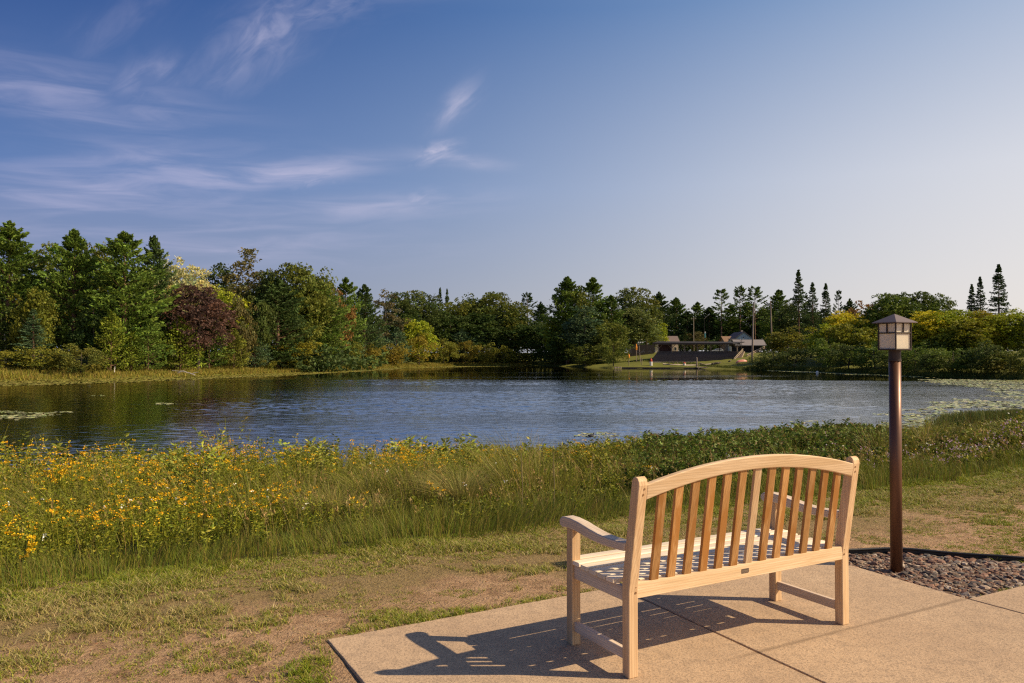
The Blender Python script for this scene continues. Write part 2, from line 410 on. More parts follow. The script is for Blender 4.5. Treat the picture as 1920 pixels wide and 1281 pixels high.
def off(p, k, d=pd): return (p[0] + d[0] * k, p[1] + d[1] * k)
cA, cB, cC, cD = (-.964, 4.049), (2.19, 5.83), (2.749, 4.718), (5.83, 6.36)
J1 = (.66, 4.966); J1d = off(J1, 9, (.454, -.891)); J3d = off(cC, 8, (.5, -.866))
def inset(P, k):
    n = len(P); out = []
    for i in range(n):
        p0, p1, p2 = Vector(P[i - 1]), Vector(P[i]), Vector(P[(i + 1) % n])
        a = (p1 - p0).normalized(); c_ = (p2 - p1).normalized()
        na_, nc = Vector((-a.y, a.x)), Vector((-c_.y, c_.x))
        bis = na_ + nc; bis = bis / max(.2, bis.dot(na_))
        out.append(tuple(p1 + bis * k))
    return out
pave = MB()
for P4 in ([cA, off(cA, 8.6), J1d, J1], [J1, J1d, J3d, cC, cB], [cC, J3d, off(cD, 8), cD]):
    Q = inset(P4, .0045)
    # rough broken arris along the edges
    pts = []
    for k in range(len(Q)):
        a_, b_ = Vector(Q[k]), Vector(Q[(k + 1) % len(Q)]); L_ = (b_ - a_).length; n_ = max(2, int(L_ / .09))
        nn = Vector((-(b_ - a_).y, (b_ - a_).x)).normalized()
        for t_ in range(n_):
            p_ = a_.lerp(b_, t_ / n_)
            pts.append(tuple(p_ + nn * (0 if t_ == 0 else random.uniform(0, .0025))))
    pave.prism(pts, -.10, 0, 'z')
tag(pave.build('pavement', CONC, bevel=.007, seg=3), kind='structure')
m, T, b = mat('joint dirt'); P = T.new('ShaderNodeNewGeometry').outputs['Position']
T.put(b.inputs['Base Color'], T.ramp(T.noise(P, 40, 4), [(.3, (.02, .015, .01)), (.7, (.06, .045, .03))])); b.inputs['Roughness'].default_value = 1
DIRT = m
jb = MB(); jb.prism(inset([cA, off(cA, 8.6), off(cD, 8), cD, cC, cB], .03), -.115, -.022, 'z')
tag(jb.build('ground_joint_filling', DIRT), kind='structure')

# ------------------------------------------------------------------ gravel bed
bed = [cB, cC, cD, (6.6, 5.9), (6.3, 6.35), (5.4, 6.1), (4.9, 5.86), (4.3, 5.72), (3.735, 5.72), (3.5, 5.80), (3.18, 5.90), (2.9, 5.965), (2.57, 5.955), (2.4, 5.93)]
bed = [(2.19, 5.83), (2.749, 4.718), (4.72, 5.76), (4.3, 5.66), (3.95, 5.62), (3.735, 5.665), (3.5, 5.76), (3.18, 5.885), (2.9, 5.95), (2.57, 5.93), (2.33, 5.88)]
sb = MB(); sb.prism(inset(bed[::-1], -.02)[::-1] if False else bed, -.10, -.045, 'z')
tag(sb.build('ground_gravel_base', simple('damp earth', (.13, .085, .055), .95, scale=30, var=.5, bump=.5)), kind='structure')
def stones(n, P, smin, smax, z0):
    xs = [p[0] for p in P]; ys = [p[1] for p in P]
    x = rng.uniform(min(xs), max(xs), n * 4); y = rng.uniform(min(ys), max(ys), n * 4)
    k = inpoly(x, y, P); x = x[k][:n]; y = y[k][:n]; n = len(x)
    # rounded cube, 24 quads
    g = np.linspace(-1, 1, 3); q = []
    for ax in range(3):
        for sgn in (-1, 1):
            for a in range(2):
                for c_ in range(2):
                    f = []
                    for (u, v) in ((g[a], g[c_]), (g[a + 1], g[c_]), (g[a + 1], g[c_ + 1]), (g[a], g[c_ + 1])):
                        p = [0, 0, 0]; p[ax] = sgn; p[(ax + 1) % 3] = u; p[(ax + 2) % 3] = v; f.append(p)
                    if sgn < 0: f = f[::-1]
                    q.append(f)
    q = np.array(q, float); L_ = np.linalg.norm(q, axis=-1, keepdims=True); q = q / L_ ** .72
    s = rng.uniform(smin, smax, n) * rng.choice([1, 1, 1, 1.35, .6], n)
    sc = np.stack([s, s * rng.uniform(.6, .95, n), s * rng.uniform(.35, .6, n)], -1)
    # per corner wobble so that no two stones are alike
    key = (q * 13.1).round(3); wob = np.zeros((n,) + q.shape)
    uniq, inv = np.unique(key.reshape(-1, 3), axis=0, return_inverse=True); inv = inv.reshape(-1)
    wv = rng.normal(0, .11, (n, len(uniq), 3)); wob = wv[:, inv].reshape(n, *q.shape)
    V = (q[None] + wob) * sc[:, None, None]
    a = rng.uniform(0, 6.28, n); ca, sa = np.cos(a)[:, None, None], np.sin(a)[:, None, None]
    tl = rng.normal(0, .25, n)[:, None, None]
    X = V[..., 0] * ca - V[..., 1] * sa; Y = V[..., 0] * sa + V[..., 1] * ca; Z = V[..., 2] + X * tl
    V = np.stack([X + x[:, None, None], Y + y[:, None, None], Z + z0 + sc[:, 2][:, None, None] * rng.uniform(.0, .8, n)[:, None, None]], -1)
    pal = np.array([(.33, .235, .17), (.20, .14, .11), (.40, .30, .22), (.13, .105, .09), (.30, .165, .11), (.50, .41, .32), (.19, .17, .15), (.36, .20, .125), (.24, .14, .10)])
    col = pal[rng.integers(0, len(pal), n)] * rng.uniform(.45, 1.05, (n, 1))
    return V.reshape(-1, 4, 3), np.repeat(col, len(q), 0)
def tinted(name, rough=.6, transl=0., spec=.3, nscale=0, sat=1.):
    m, T, b = mat(name)
    at = T.new('ShaderNodeAttribute', attribute_name='tint').outputs['Color']
    if nscale:
        P = T.new('ShaderNodeNewGeometry').outputs['Position']
        at = T.mix(T.math('MULTIPLY', T.smooth(T.noise(P, nscale, 3, .7), .4, .7), .5), at, T.mix(1, at, (.55, .5, .5), 'MULTIPLY'))
    T.put(b.inputs['Base Color'], at); b.inputs['Roughness'].default_value = rough; b.inputs['Specular IOR Level'].default_value = spec
    if transl:
        t = T.new('ShaderNodeBsdfTranslucent'); T.put(t.inputs[0], at)
        x = T.new('ShaderNodeMixShader'); x.inputs[0].default_value = transl
        T.l.new(b.outputs[0], x.inputs[1]); T.l.new(t.outputs[0], x.inputs[2]); T.l.new(x.outputs[0], T.n['Material Output'].inputs[0])
    return m
V, cc = stones(3600, bed, .008, .024, -.05)
me = qmesh('gravel', V, tinted('river stone', .75, nscale=90), cc)
tag(link('gravel', me), 'loose grey and reddish river stones filling the bed around the lamp post', 'gravel', kind='stuff')
ed = MB(); ep = [(2.17, 5.815), (2.33, 5.90), (2.57, 5.945), (2.9, 5.965), (3.18, 5.90), (3.5, 5.775), (3.735, 5.685), (3.95, 5.64), (4.3, 5.68), (4.72, 5.78), (5.3, 6.1)]
def smoothpath(pts, n=6):
    out = []
    for i in range(len(pts) - 1):
        p0 = Vector(pts[max(i - 1, 0)]); p1 = Vector(pts[i]); p2 = Vector(pts[i + 1]); p3 = Vector(pts[min(i + 2, len(pts) - 1)])
        for k in range(n):
            t = k / n
            out.append(.5 * ((2 * p1) + (p2 - p0) * t + (2 * p0 - 5 * p1 + 4 * p2 - p3) * t * t + (3 * p1 - p0 - 3 * p2 + p3) * t ** 3))
    out.append(Vector(pts[-1])); return out
epp = [(p.x, p.y, -.012 + .004 * math.sin(p.x * 9)) for p in smoothpath([(a, c_) for a, c_ in ep])]
ed.tube(epp, .0095, 10)
for p, q in zip(epp[:-1], epp[1:]):      # the blade of the edging standing in the soil below its rolled top
    ed.poly([(p[0], p[1] - .002, -.09), (q[0], q[1] - .002, -.09), (q[0], q[1] - .002, -.012), (p[0], p[1] - .002, -.012),
             (p[0], p[1] + .002, -.09), (q[0], q[1] + .002, -.09), (q[0], q[1] + .002, -.012), (p[0], p[1] + .002, -.012)],
            [(0, 1, 2, 3), (7, 6, 5, 4)])
tag(ed.build('garden_edging', simple('black plastic', (.018, .019, .022), .45, var=.3), smooth=True), 'black plastic edging curving between the gravel and the lawn', 'edging')

# ------------------------------------------------------------------ bench
def wood(name, axis, light, dark, streak=.5, stain=0.):
    m, T, b = mat(name)
    oc = T.new('ShaderNodeTexCoord').outputs['Object']
    oi = T.new('ShaderNodeObjectInfo').outputs['Random']
    cb = T.new('ShaderNodeCombineXYZ')
    for i_ in range(3): T.put(cb.inputs[i_], T.math('MULTIPLY', oi, 37. + 11 * i_))
    p = T.vmath('ADD', oc, cb.outputs[0])
    sc = [26, 26, 26]; sc[axis] = 1.6
    g = T.noise(T.mapping(p, scale=sc), 1.5, 6, .62, .6)
    sc2 = [110, 110, 110]; sc2[axis] = 3.5
    fine = T.noise(T.mapping(p, scale=sc2), 1.5, 3, .6)
    big = T.noise(T.mapping(p, scale=[5 if i_ != axis else 1.7 for i_ in range(3)]), 1.0, 3)
    c = T.mix(T.smooth(g, .34, .66), light, dark)
    ring = T.new('ShaderNodeTexWave', wave_type='RINGS', rings_direction='XYZ'[axis]); T.put(ring.inputs['Vector'], T.mapping(p, scale=[1 if i_ != axis else .06 for i_ in range(3)], loc=[.11 if i_ != axis else 0 for i_ in range(3)]))
    ring.inputs['Scale'].default_value = 34; ring.inputs['Distortion'].default_value = 3.5; ring.inputs['Detail'].default_value = 3; ring.inputs['Detail Scale'].default_value = 1.5
    c = T.mix(T.math('MULTIPLY', T.smooth(ring.outputs['Fac'], .55, .95), .45), c, [x * .72 for x in dark])
    c = T.mix(T.math('MULTIPLY', T.smooth(fine, .5, .75), streak), c, [x * .62 for x in dark])
    c = T.mix(T.math('MULTIPLY', T.smooth(big, .5, .7), .35), c, [x * .8 for x in dark])
    if stain:
        st = T.noise(T.mapping(p, scale=[13 if i_ != axis else 3.2 for i_ in range(3)]), 1.3, 3, .5)
        c = T.mix(T.math('MULTIPLY', T.smooth(st, .46, .60), stain), c, (.36, .155, .035))
    hv = T.new('ShaderNodeHueSaturation'); T.put(hv.inputs['Color'], c); T.put(hv.inputs['Value'], T.math('ADD', .80, T.math('MULTIPLY', oi, .34)))
    T.put(b.inputs['Base Color'], hv.outputs[0]); b.inputs['Roughness'].default_value = .62; b.inputs['Specular IOR Level'].default_value = .25
    T.put(b.inputs['Normal'], T.bump(T.math('ADD', g, fine), .18, .003))
    return m
LT, DK = (.66, .47, .30), (.52, .33, .185)
WX = wood('pale teak along x', 0, (.84, .63, .41), (.70, .49, .28), .35)
WS = wood('pale teak seat', 0, (.86, .76, .62), (.76, .64, .49), .25)
WY = wood('pale teak along y', 1, (.72, .60, .48), (.60, .47, .36), .3)
WZm = wood('pale teak along z', 2, (.70, .50, .30), (.58, .38, .21), .35)
WSl = wood('stained teak slat', 2, (.56, .315, .125), (.43, .22, .075), .5, .85)
bench = empty('park_bench', (.5305, 3.545, 0), .5055, 'pale wooden garden bench with arched slatted back standing on the concrete, facing the pond', 'bench')
BL, BD, BS = 1.50, .5195, .052
# back posts: upright to the seat, then raked; rounded tops
prof = [(0, 0), (.052, 0), (.052, .43), (-.022, .90), (-.028, .912), (-.040, .920), (-.052, .922), (-.064, .916), (-.072, .903), (-.074, .885), (-.004, .425), (0, .39)]
for u in (0, BL - BS):
    MB().prism([(v, z) for v, z in prof], u, u + BS, 'x').build('rear_leg', WZm, bench, bevel=.005, seg=3)
for u in (0, BL - BS):
    o = MB().box(u, u + BS, BD - BS, BD, 0, .586).build('front_leg', WZm, bench, bevel=.004)
arm = [(.555, .580), (.575, .590), (.582, .605), (.576, .622), (.560, .634), (.535, .640), (.48, .641), (.40, .634), (.32, .621), (.24, .611), (.16, .607), (.08, .610), (.022, .615),
       (.030, .572), (.10, .566), (.2, .563), (.28, .566), (.36, .574), (.44, .585), (.50, .587)]
for u in (-.006, BL - BS - .006):
    MB().prism(arm, u, u + BS + .012, 'x').build('armrest', WY, bench, bevel=.008, seg=3)
# side rails and stretchers between front and rear legs
for u in (.014, BL - .014 - .026):
    MB().box(u, u + .026, BS - .004, BD - BS + .004, .335, .402).build('side_rail', WY, bench, bevel=.003)
    MB().box(u, u + .026, BS - .004, BD - BS + .004, .068, .118).build('stretcher', WY, bench, bevel=.004)
MB().box(BS - .004, BL - BS + .004, .470, .496, .335, .402).build('front_rail', WX, bench, bevel=.003)
for k in (1, 2): MB().box(BL * k / 3 - .014, BL * k / 3 + .014, .034, .470, .352, .402).build('seat_bearer', WY, bench, bevel=.002)
lr = MB().box(BS - .004, BL - BS + .004, .001, .033, .357, .428).build('back_rail', WX, bench, bevel=.003)
# nameplate let into the rail
pl = MB().box(.700, .748, -.0015, .001, .383, .405).build('nameplate', simple('dull bronze', (.16, .12, .10), .4, .6, .2), bench, bevel=.0008)
tx = MB()
for k, (a_, c_) in enumerate([(.703, .708), (.7115, .7145), (.716, .719), (.7205, .7235), (.725, .728), (.7295, .7325), (.734, .737), (.7385, .7415)]):
    tx.box(a_, c_, -.0021, -.0014, .3925 if k else .387, .3975 if k else .401)
tx.box(.7115, .744, -.0021, -.0014, .3872, .3888)
tx.build('lettering', simple('worn brass', (.42, .36, .28), .35, .7), pl)
# seat boards, dished a little
sv = [.056, .127, .198, .269, .340, .411, .482]
zt = [.427, .422, .420, .421, .424, .428, .431]
for k, v in enumerate(sv):
    u0, u1 = (BS + .002, BL - BS - .002) if k in (0, 6) else (.004, BL - .004)
    wdt = .058 if k < 6 else .056
    z1 = zt[k]
    MB().prism([(v, z1 - .021), (v + wdt, z1 - .021), (v + wdt, z1 - .004), (v + wdt - .004, z1), (v + .004, z1), (v, z1 - .004)], u0, u1, 'x').build('seat_slat', WS, bench, bevel=.0015, seg=1)
# arched top rail
def rk(z): return -(z - .425) * .150         # centre line of the rake
N = 28; mt = MB(); vs = []; fs = []
for k in range(N + 1):
    u = BS - .004 + (BL - 2 * BS + .008) * k / N; t = 2 * (u / BL) - 1
    zb = .802 + .107 * (1 - abs(t) ** 2.0); z2 = .874 + .101 * (1 - abs(t) ** 2.0)
    for (dv, z) in ((-.017, zb), (-.017, z2), (.017, z2), (.017, zb)): vs.append((u, .012 + rk(z) + dv, z))
for k in range(N):
    for j_ in range(4): fs.append((k * 4 + j_, k * 4 + (j_ + 1) % 4, k * 4 + 4 + (j_ + 1) % 4, k * 4 + 4 + j_))
fs += [(3, 2, 1, 0), tuple(N * 4 + q for q in range(4))]
mt.poly(vs, [f[::-1] for f in fs]); mt.build('top_rail', WX, bench, bevel=.006, seg=3)
ns = 13
for k in range(ns):
    u = BS + (BL - 2 * BS) * (k + 1) / (ns + 1); t = 2 * (u / BL) - 1; zt_ = .802 + .107 * (1 - t * t) + .006
    hw = .0225; y0 = .012 + rk(.420); y1 = .012 + rk(zt_); th = .0085
    o = MB().poly([(u - hw, y0 - th, .420), (u + hw, y0 - th, .420), (u + hw, y0 + th, .420), (u - hw, y0 + th, .420),
                   (u - hw, y1 - th, zt_), (u + hw, y1 - th, zt_), (u + hw, y1 + th, zt_), (u - hw, y1 + th, zt_)],
                  [(0, 3, 2, 1), (4, 5, 6, 7), (0, 1, 5, 4), (1, 2, 6, 5), (2, 3, 7, 6), (3, 0, 4, 7)]).build('back_slat', WSl if k not in (6,) else WZm, bench, bevel=.002)
plug = simple('dark wood plug', (.22, .11, .045), .6)
for (u, z) in [(.034, .868), (.030, .842), (.038, .412), (.038, .385), (BL - .034, .868), (BL - .030, .842), (BL - .038, .412), (BL - .038, .385)]:
    v = (.0 - (z - .425) * .152 - .004 if z > .43 else -.0012)
    MB().tube([(u, v + .004, z), (u, v - .0012, z)], .0052, 12).build('wood_plug', plug, bench)

# ------------------------------------------------------------------ path lamp
lx, ly = gp(1681, 1068, -.03)
lamp = empty('lamp_post', (lx, ly, -.05), R(23), 'bronze post lamp with a square cream glass lantern standing in the gravel bed', 'lamp')
m, T, b = mat('bronze paint'); oc = T.new('ShaderNodeTexCoord').outputs['Object']
n = T.noise(T.mapping(oc, scale=(1, 1, .15)), 18, 4, .6)
T.put(b.inputs['Base Color'], T.mix(n, (.105, .047, .026), (.155, .072, .04))); b.inputs['Roughness'].default_value = .38; b.inputs['Metallic'].default_value = .35
T.put(b.inputs['Roughness'], T.math('ADD', .3, T.math('MULTIPLY', T.noise(oc, 30, 4), .2)))
BRZ = m
DKB = simple('dark bronze', (.045, .032, .028), .5, .3, .25, 14)
ROOFM = simple('roof bronze', (.15, .12, .12), .55, .3, .18, 10)
z0p = 0; zl = 1.472 - (657 - 665) * ly / FPX + .05    # underside of lantern in local z
zl = CAM_H + (665 - 657) * ly / FPX + .05; ze = CAM_H + (665 - 605) * ly / FPX + .05; za = CAM_H + (665 - 588.5) * ly / FPX + .05; zc = CAM_H + (665 - 676) * ly / FPX + .05
r_ = .0395
pst = MB().tube([(0, 0, 0), (0, 0, zc)], r_, 28).build('post', BRZ, lamp, smooth=False)
for p_ in pst.data.polygons: p_.use_smooth = len(p_.vertices) == 4
cl_ = MB().tube([(0, 0, zc - .004), (0, 0, zc + .006)], r_ + .004, 28); cl_.tube([(0, 0, zc + .0062), (0, 0, zl)], r_ + .0005, 28)
cl_.build('collar', DKB, lamp)
hb = .077
fr = MB(); fr.box(-hb, hb, -hb, hb, zl, zl + .011)
fr.box(-hb, hb, -hb, hb, ze - .009, ze - .001)
bw = .0085
for sx_ in (-1, 1):
    for sy_ in (-1, 1):
        x_ = sx_ * (hb - bw / 2); y_ = sy_ * (hb - bw / 2)
        fr.box(x_ - bw / 2, x_ + bw / 2, y_ - bw / 2, y_ + bw / 2, zl + .0112, ze - .0092)
zm = zl + (ze - zl) * .62
for ax in (0, 1):
    for sg in (-1, 1):
        c0 = sg * (hb - .0035)
        bx_ = lambda a0, a1, z0, z1: fr.box(*((a0, a1, c0 - .003, c0 + .003) if ax else (c0 - .003, c0 + .003, a0, a1)), z0, z1)
        bx_(-hb + bw, hb - bw, zm - .0045, zm + .0045); bx_(-.005, .005, zm + .0047, ze - .0092)
fr.build('lantern_frame', DKB, lamp, bevel=.0012, seg=1)
m, T, b = mat('cream glass'); oc = T.new('ShaderNodeTexCoord').outputs['Object']
n = T.noise(T.mapping(oc, scale=(1, 1, .3)), 12, 4, .6)
T.put(b.inputs['Base Color'], T.mix(T.smooth(n, .3, .8), (.93, .88, .76), (.84, .77, .62))); b.inputs['Roughness'].default_value = .25
tr = T.new('ShaderNodeBsdfTranslucent'); tr.inputs[0].default_value = (.95, .86, .66, 1); mx = T.new('ShaderNodeMixShader'); mx.inputs[0].default_value = .38
T.l.new(b.outputs[0], mx.inputs[1]); T.l.new(tr.outputs[0], mx.inputs[2]); T.l.new(mx.outputs[0], T.n['Material Output'].inputs[0])
for ax in (0, 1):
    for sg in (-1, 1):
        c0 = sg * (hb - .0105); a = hb - bw
        g_ = MB().box(*((-a, a, c0 - .0015, c0 + .0015) if ax else (c0 - .0015, c0 + .0015, -a, a)), zl + .0112, ze - .0092)
        g_.build('glass_panel', m, lamp)
ro = MB(); e_ = .103
ro.poly([(-e_, -e_, ze - .004), (e_, -e_, ze - .004), (e_, e_, ze - .004), (-e_, e_, ze - .004), (-e_, -e_, ze + .001), (e_, -e_, ze + .001), (e_, e_, ze + .001), (-e_, e_, ze + .001), (0, 0, za)],
        [(0, 3, 2, 1), (0, 1, 5, 4), (1, 2, 6, 5), (2, 3, 7, 6), (3, 0, 4, 7), (4, 5, 8), (5, 6, 8), (6, 7, 8), (7, 4, 8)])
ro.build('lantern_roof', ROOFM, lamp)
for dz in (.3,): MB().tube([(0, -r_ - .001, dz), (0, -r_ + .002, dz)], .004, 8).build('screw', DKB, lamp)

# ------------------------------------------------------------------ foliage building blocks
def unit(v): return v / np.maximum(np.linalg.norm(v, axis=-1, keepdims=True), 1e-9)
def leafq(c, size, d=None, aspect=.5, up=0.):
    """kite shaped leaves at c (N,3), length size (N) along d (random when None)"""
    n = len(c)
    if d is None: d = rng.normal(size=(n, 3)); d[:, 2] += up
    d = unit(d); r = unit(np.cross(d, rng.normal(size=(n, 3))))
    size = np.broadcast_to(size, (n,))[:, None]
    a = c - d * size * .5; b = c + r * size * aspect * .5 - d * size * .05; e = c + d * size * .5; f = c - r * size * aspect * .5 - d * size * .05
    return np.stack([a, b, e, f], 1)
def foliage(name, transl=.3, rough=.6, vary=.25):
    m, T, b = mat(name)
    at = T.new('ShaderNodeAttribute', attribute_name='tint').outputs['Color']
    oc = T.new('ShaderNodeObjectInfo').outputs['Color']
    c = T.mix(1, oc, at, 'MULTIPLY')
    T.put(b.inputs['Base Color'], c); b.inputs['Roughness'].default_value = rough; b.inputs['Specular IOR Level'].default_value = .2
    t = T.new('ShaderNodeBsdfTranslucent'); T.put(t.inputs[0], c)
    x = T.new('ShaderNodeMixShader'); x.inputs[0].default_value = transl
    T.l.new(b.outputs[0], x.inputs[1]); T.l.new(t.outputs[0], x.inputs[2]); T.l.new(x.outputs[0], T.n['Material Output'].inputs[0])
    return m
LEAF = foliage('broad leaves', .30); NEEDLE = foliage('needles', .15, .7)
def barkm(name, c): return simple(name, c, .9, var=.35, scale=4, spec=.1, bump=.4)
BARK = barkm('grey brown bark', (.10, .08, .06)); PINEB = barkm('reddish pine bark', (.17, .10, .07)); BIRCH = barkm('pale bark', (.55, .52, .46))
def limbs(mb, H, R0, hb, nl, spread, up=.5):
    for k in range(nl):
        a = k * 2.4 + random.random(); h0 = hb + (H * .75 - hb) * random.random()
        l = spread * random.uniform(.5, .85)
        p0 = Vector((0, 0, h0)); p1 = p0 + Vector((math.cos(a) * l * .5, math.sin(a) * l * .5, l * up * .4)); p2 = p0 + Vector((math.cos(a) * l, math.sin(a) * l, l * up))
        r = R0 * .45 * (1 - h0 / H); mb.tube([p0, p1, p2], [r, r * .6, r * .2], 5)
def broad(H, Rr, base, nlobe, nleaf, ls, seed, shape='round', lobe=.27, ragged=.12, loose=0.):
    global rng; rng = np.random.default_rng(seed); random.seed(seed)
    hc = (H - base) / 2; cz = base + hc
    # lobes on and inside the envelope
    d = unit(rng.normal(size=(nlobe, 3))); rr = rng.uniform(.30, 1, nlobe) ** .55
    c = d * rr[:, None]; c[:, 2] = np.clip(c[:, 2], -.95, 1)
    if shape == 'vase': w = .55 + .45 * np.clip((c[:, 2] + 1) / 1.4, 0, 1)
    elif shape == 'cone': w = 1.05 - .40 * (c[:, 2] + 1)
    elif shape == 'column': w = .85 + .1 * rng.random(nlobe)
    else: w = 1.
    lr = lobe * rng.uniform(.6, 1.25, nlobe) * min(Rr, hc)
    C_ = np.stack([c[:, 0] * w * (Rr - lr * .6), c[:, 1] * w * (Rr - lr * .6), cz + c[:, 2] * (hc - lr * .7)], -1)
    C_ += rng.normal(0, ragged * Rr, (nlobe, 3)) * (rng.random((nlobe, 1)) < .35)
    C_[:, 2] = np.maximum(C_[:, 2], base * .9 + .2)
    k = rng.choice(nlobe, nleaf, p=lr ** 2 / (lr ** 2).sum())
    n = unit(rng.normal(size=(nleaf, 3)) + np.array([0, 0, .25]))
    # leaf sprays: several leaves share a twig so that the surface breaks into tufts
    tw = unit(rng.normal(size=(nlobe, 26, 3)) + np.array([0, 0, .3])); ti = rng.integers(0, 26, nleaf)
    n = unit(tw[k, ti] + n * .22)
    q = (1 - rng.random(nleaf) ** 2 * .42 * (1 + loose)) * (1 + .14 * np.sin(ti * 7.1 + k))
    p = C_[k] + n * (lr[k] * q)[:, None] * np.array([1.12, 1.12, .82])
    sz = ls * rng.uniform(.6, 1.3, nleaf)
    V = leafq(p, sz, unit(n + rng.normal(0, .8, (nleaf, 3))), .62)
    lt = rng.uniform(.78, 1.22, nlobe)[k] * rng.uniform(.75, 1.25, nleaf)
    hue = rng.normal(0, .07, nlobe)[k] + rng.normal(0, .06, nleaf)
    col = np.stack([lt * (1 + hue), lt, lt * (1 - hue)], -1)
    return V, np.clip(col, .2, 2), (H, Rr)
def pine(H, Rr, base, nb, seed, per=46, prof='pine', ls=.5, droop=.1, flat=.30, gaps=.0, width=.34):
    global rng; rng = np.random.default_rng(seed); random.seed(seed)
    t = np.sort(rng.random(nb)) ** .9; z = base + (H - base) * t * .985
    az = np.arange(nb) * 2.39996 + rng.normal(0, .4, nb)
    if prof == 'pine':  L = Rr * np.clip(np.interp(t, [0, .12, .35, .6, .8, .93, 1], [.78, .98, 1, .76, .46, .20, .02]), 0, 1) * rng.uniform(.55, 1.15, nb)
    elif prof == 'spruce': L = Rr * (1.03 - t) ** .85 * rng.uniform(.55, 1.15, nb)
    elif prof == 'young': L = Rr * np.interp(t, [0, .2, .6, 1], [.85, 1, .62, .05]) * rng.uniform(.75, 1.1, nb)
    else: L = Rr * np.interp(t, [0, .3, .7, 1], [.55, 1, .85, .3]) * rng.uniform(.5, 1.1, nb)
    if gaps: L = np.where(rng.random(nb) < gaps, L * .35, L)
    rise = {'pine': .22 + .30 * t, 'spruce': -.28 + .5 * t, 'young': .35 + .35 * t}.get(prof, .05 + .5 * t) + rng.normal(0, .09, nb)
    k = np.repeat(np.arange(nb), per); n = len(k)
    s = rng.uniform(.18 if prof != 'red' else .45, 1.0, n) ** .8
    dirx, diry = np.cos(az[k]), np.sin(az[k])
    bend = s ** 2 * (.22 if prof in ('pine', 'young', 'red') else .12)
    ax = L[k] * s
    side = rng.normal(0, 1, n) * width * L[k] * (.35 + .65 * np.sin(np.pi * np.clip(s, 0, 1) ** 1.3)) * .55
    # needles sit in tufts along the shoots
    tuft = np.round(side / .35) * .35 * .6 + side * .4
    px = dirx * ax - diry * tuft; py = diry * ax + dirx * tuft
    pz = z[k] + rise[k] * ax * .8 + bend * L[k] - droop * np.abs(side) + rng.normal(0, flat * .4, n) + rng.random(n) * .12
    p = np.stack([px, py, pz], -1)
    d = np.stack([dirx * .8, diry * .8, np.full(n, .45 if prof != 'spruce' else .05)], -1) + rng.normal(0, .55, (n, 3))
    V = leafq(p, ls * rng.uniform(.6, 1.3, n), d, .42)
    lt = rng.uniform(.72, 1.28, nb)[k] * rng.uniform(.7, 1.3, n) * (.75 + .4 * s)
    hue = rng.normal(0, .05, nb)[k] + rng.normal(0, .05, n)
    return V, np.clip(np.stack([lt * (1 + hue), lt, lt * (1 - hue)], -1), .15, 2), (H, Rr), (z, az, L, rise)
VAR = {}
def defbroad(key, n, bark=BARK, trunkr=.3, **k):
    VAR[key] = []
    for i_ in range(n):
        V, c_, dim = broad(seed=hash_(key) + i_, **k)
        cm = qmesh('crown', V, LEAF, c_)
        tb = MB(); H, Rr = dim; lean = random.uniform(-.3, .3)
        tb.tube([(0, 0, -.6), (lean * .2, 0, H * .25), (lean, .1, H * .55), (lean * .7, 0, H * .85)], [trunkr * 1.15, trunkr * .85, trunkr * .5, .05], 8)
        limbs(tb, H, trunkr, max(k['base'], H * .2), 8, Rr * .8, .7)
        me = bpy.data.meshes.new('trunk'); me.from_pydata(tb.v, [], tb.f); me.materials.append(bark)
        VAR[key].append((cm, me, dim))
def hash_(s): return sum(ord(c_) * (i_ + 3) for i_, c_ in enumerate(s))
def defpine(key, n, bark=PINEB, trunkr=.3, **k):
    VAR[key] = []
    for i_ in range(n):
        V, c_, dim, br = pine(seed=hash_(key) + i_, **k)
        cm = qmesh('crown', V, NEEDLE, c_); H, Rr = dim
        tb = MB(); tb.tube([(0, 0, -.6), (.05, 0, H * .4), (0, .05, H * .75), (0, 0, H * .98)], [trunkr, trunkr * .75, trunkr * .4, .03], 8)
        for z, a, L, rs in list(zip(*br))[::2]:
            e = Vector((math.cos(a) * L * .8, math.sin(a) * L * .8, rs * L * .64 + .1 * L)); o_ = Vector((0, 0, z))
            tb.tube([o_, o_ + e * .5 + Vector((0, 0, -.02 * L)), o_ + e], [.02 + .016 * L, .01 + .01 * L, .01], 4, cap=False)
        me = bpy.data.meshes.new('trunk'); me.from_pydata(tb.v, [], tb.f); me.materials.append(bark)
        VAR[key].append((cm, me, dim))
defbroad('maple', 4, H=20, Rr=6.5, base=2, nlobe=100, nleaf=13000, ls=.50, ragged=.10)
defbroad('open', 3, H=22, Rr=6.5, base=5, nlobe=75, nleaf=8500, ls=.48, lobe=.22, shape='vase', ragged=.2, loose=.6)
defbroad('poplar', 3, H=20, Rr=3.6, base=2, nlobe=60, nleaf=5000, ls=.48, lobe=.36, shape='column', ragged=.22)
defbroad('bush', 4, H=5, Rr=3.2, base=.1, nlobe=55, nleaf=5200, ls=.23, trunkr=.1, lobe=.26, ragged=.10)
defbroad('small', 3, H=9, Rr=3.2, base=.4, nlobe=70, nleaf=7500, ls=.30, trunkr=.14, lobe=.26, ragged=.14)
defbroad('thin', 2, H=15, Rr=3, base=2, nlobe=50, nleaf=2600, ls=.34, trunkr=.16, lobe=.25, shape='column', ragged=.25, loose=1)
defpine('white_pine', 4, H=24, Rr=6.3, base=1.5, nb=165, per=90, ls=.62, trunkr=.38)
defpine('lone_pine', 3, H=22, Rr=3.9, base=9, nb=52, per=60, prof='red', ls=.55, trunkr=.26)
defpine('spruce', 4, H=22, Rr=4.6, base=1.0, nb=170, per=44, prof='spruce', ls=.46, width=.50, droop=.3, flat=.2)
defpine('young', 4, H=9, Rr=3.4, base=.2, nb=95, per=52, prof='young', ls=.36, trunkr=.12, flat=.35, width=.42)
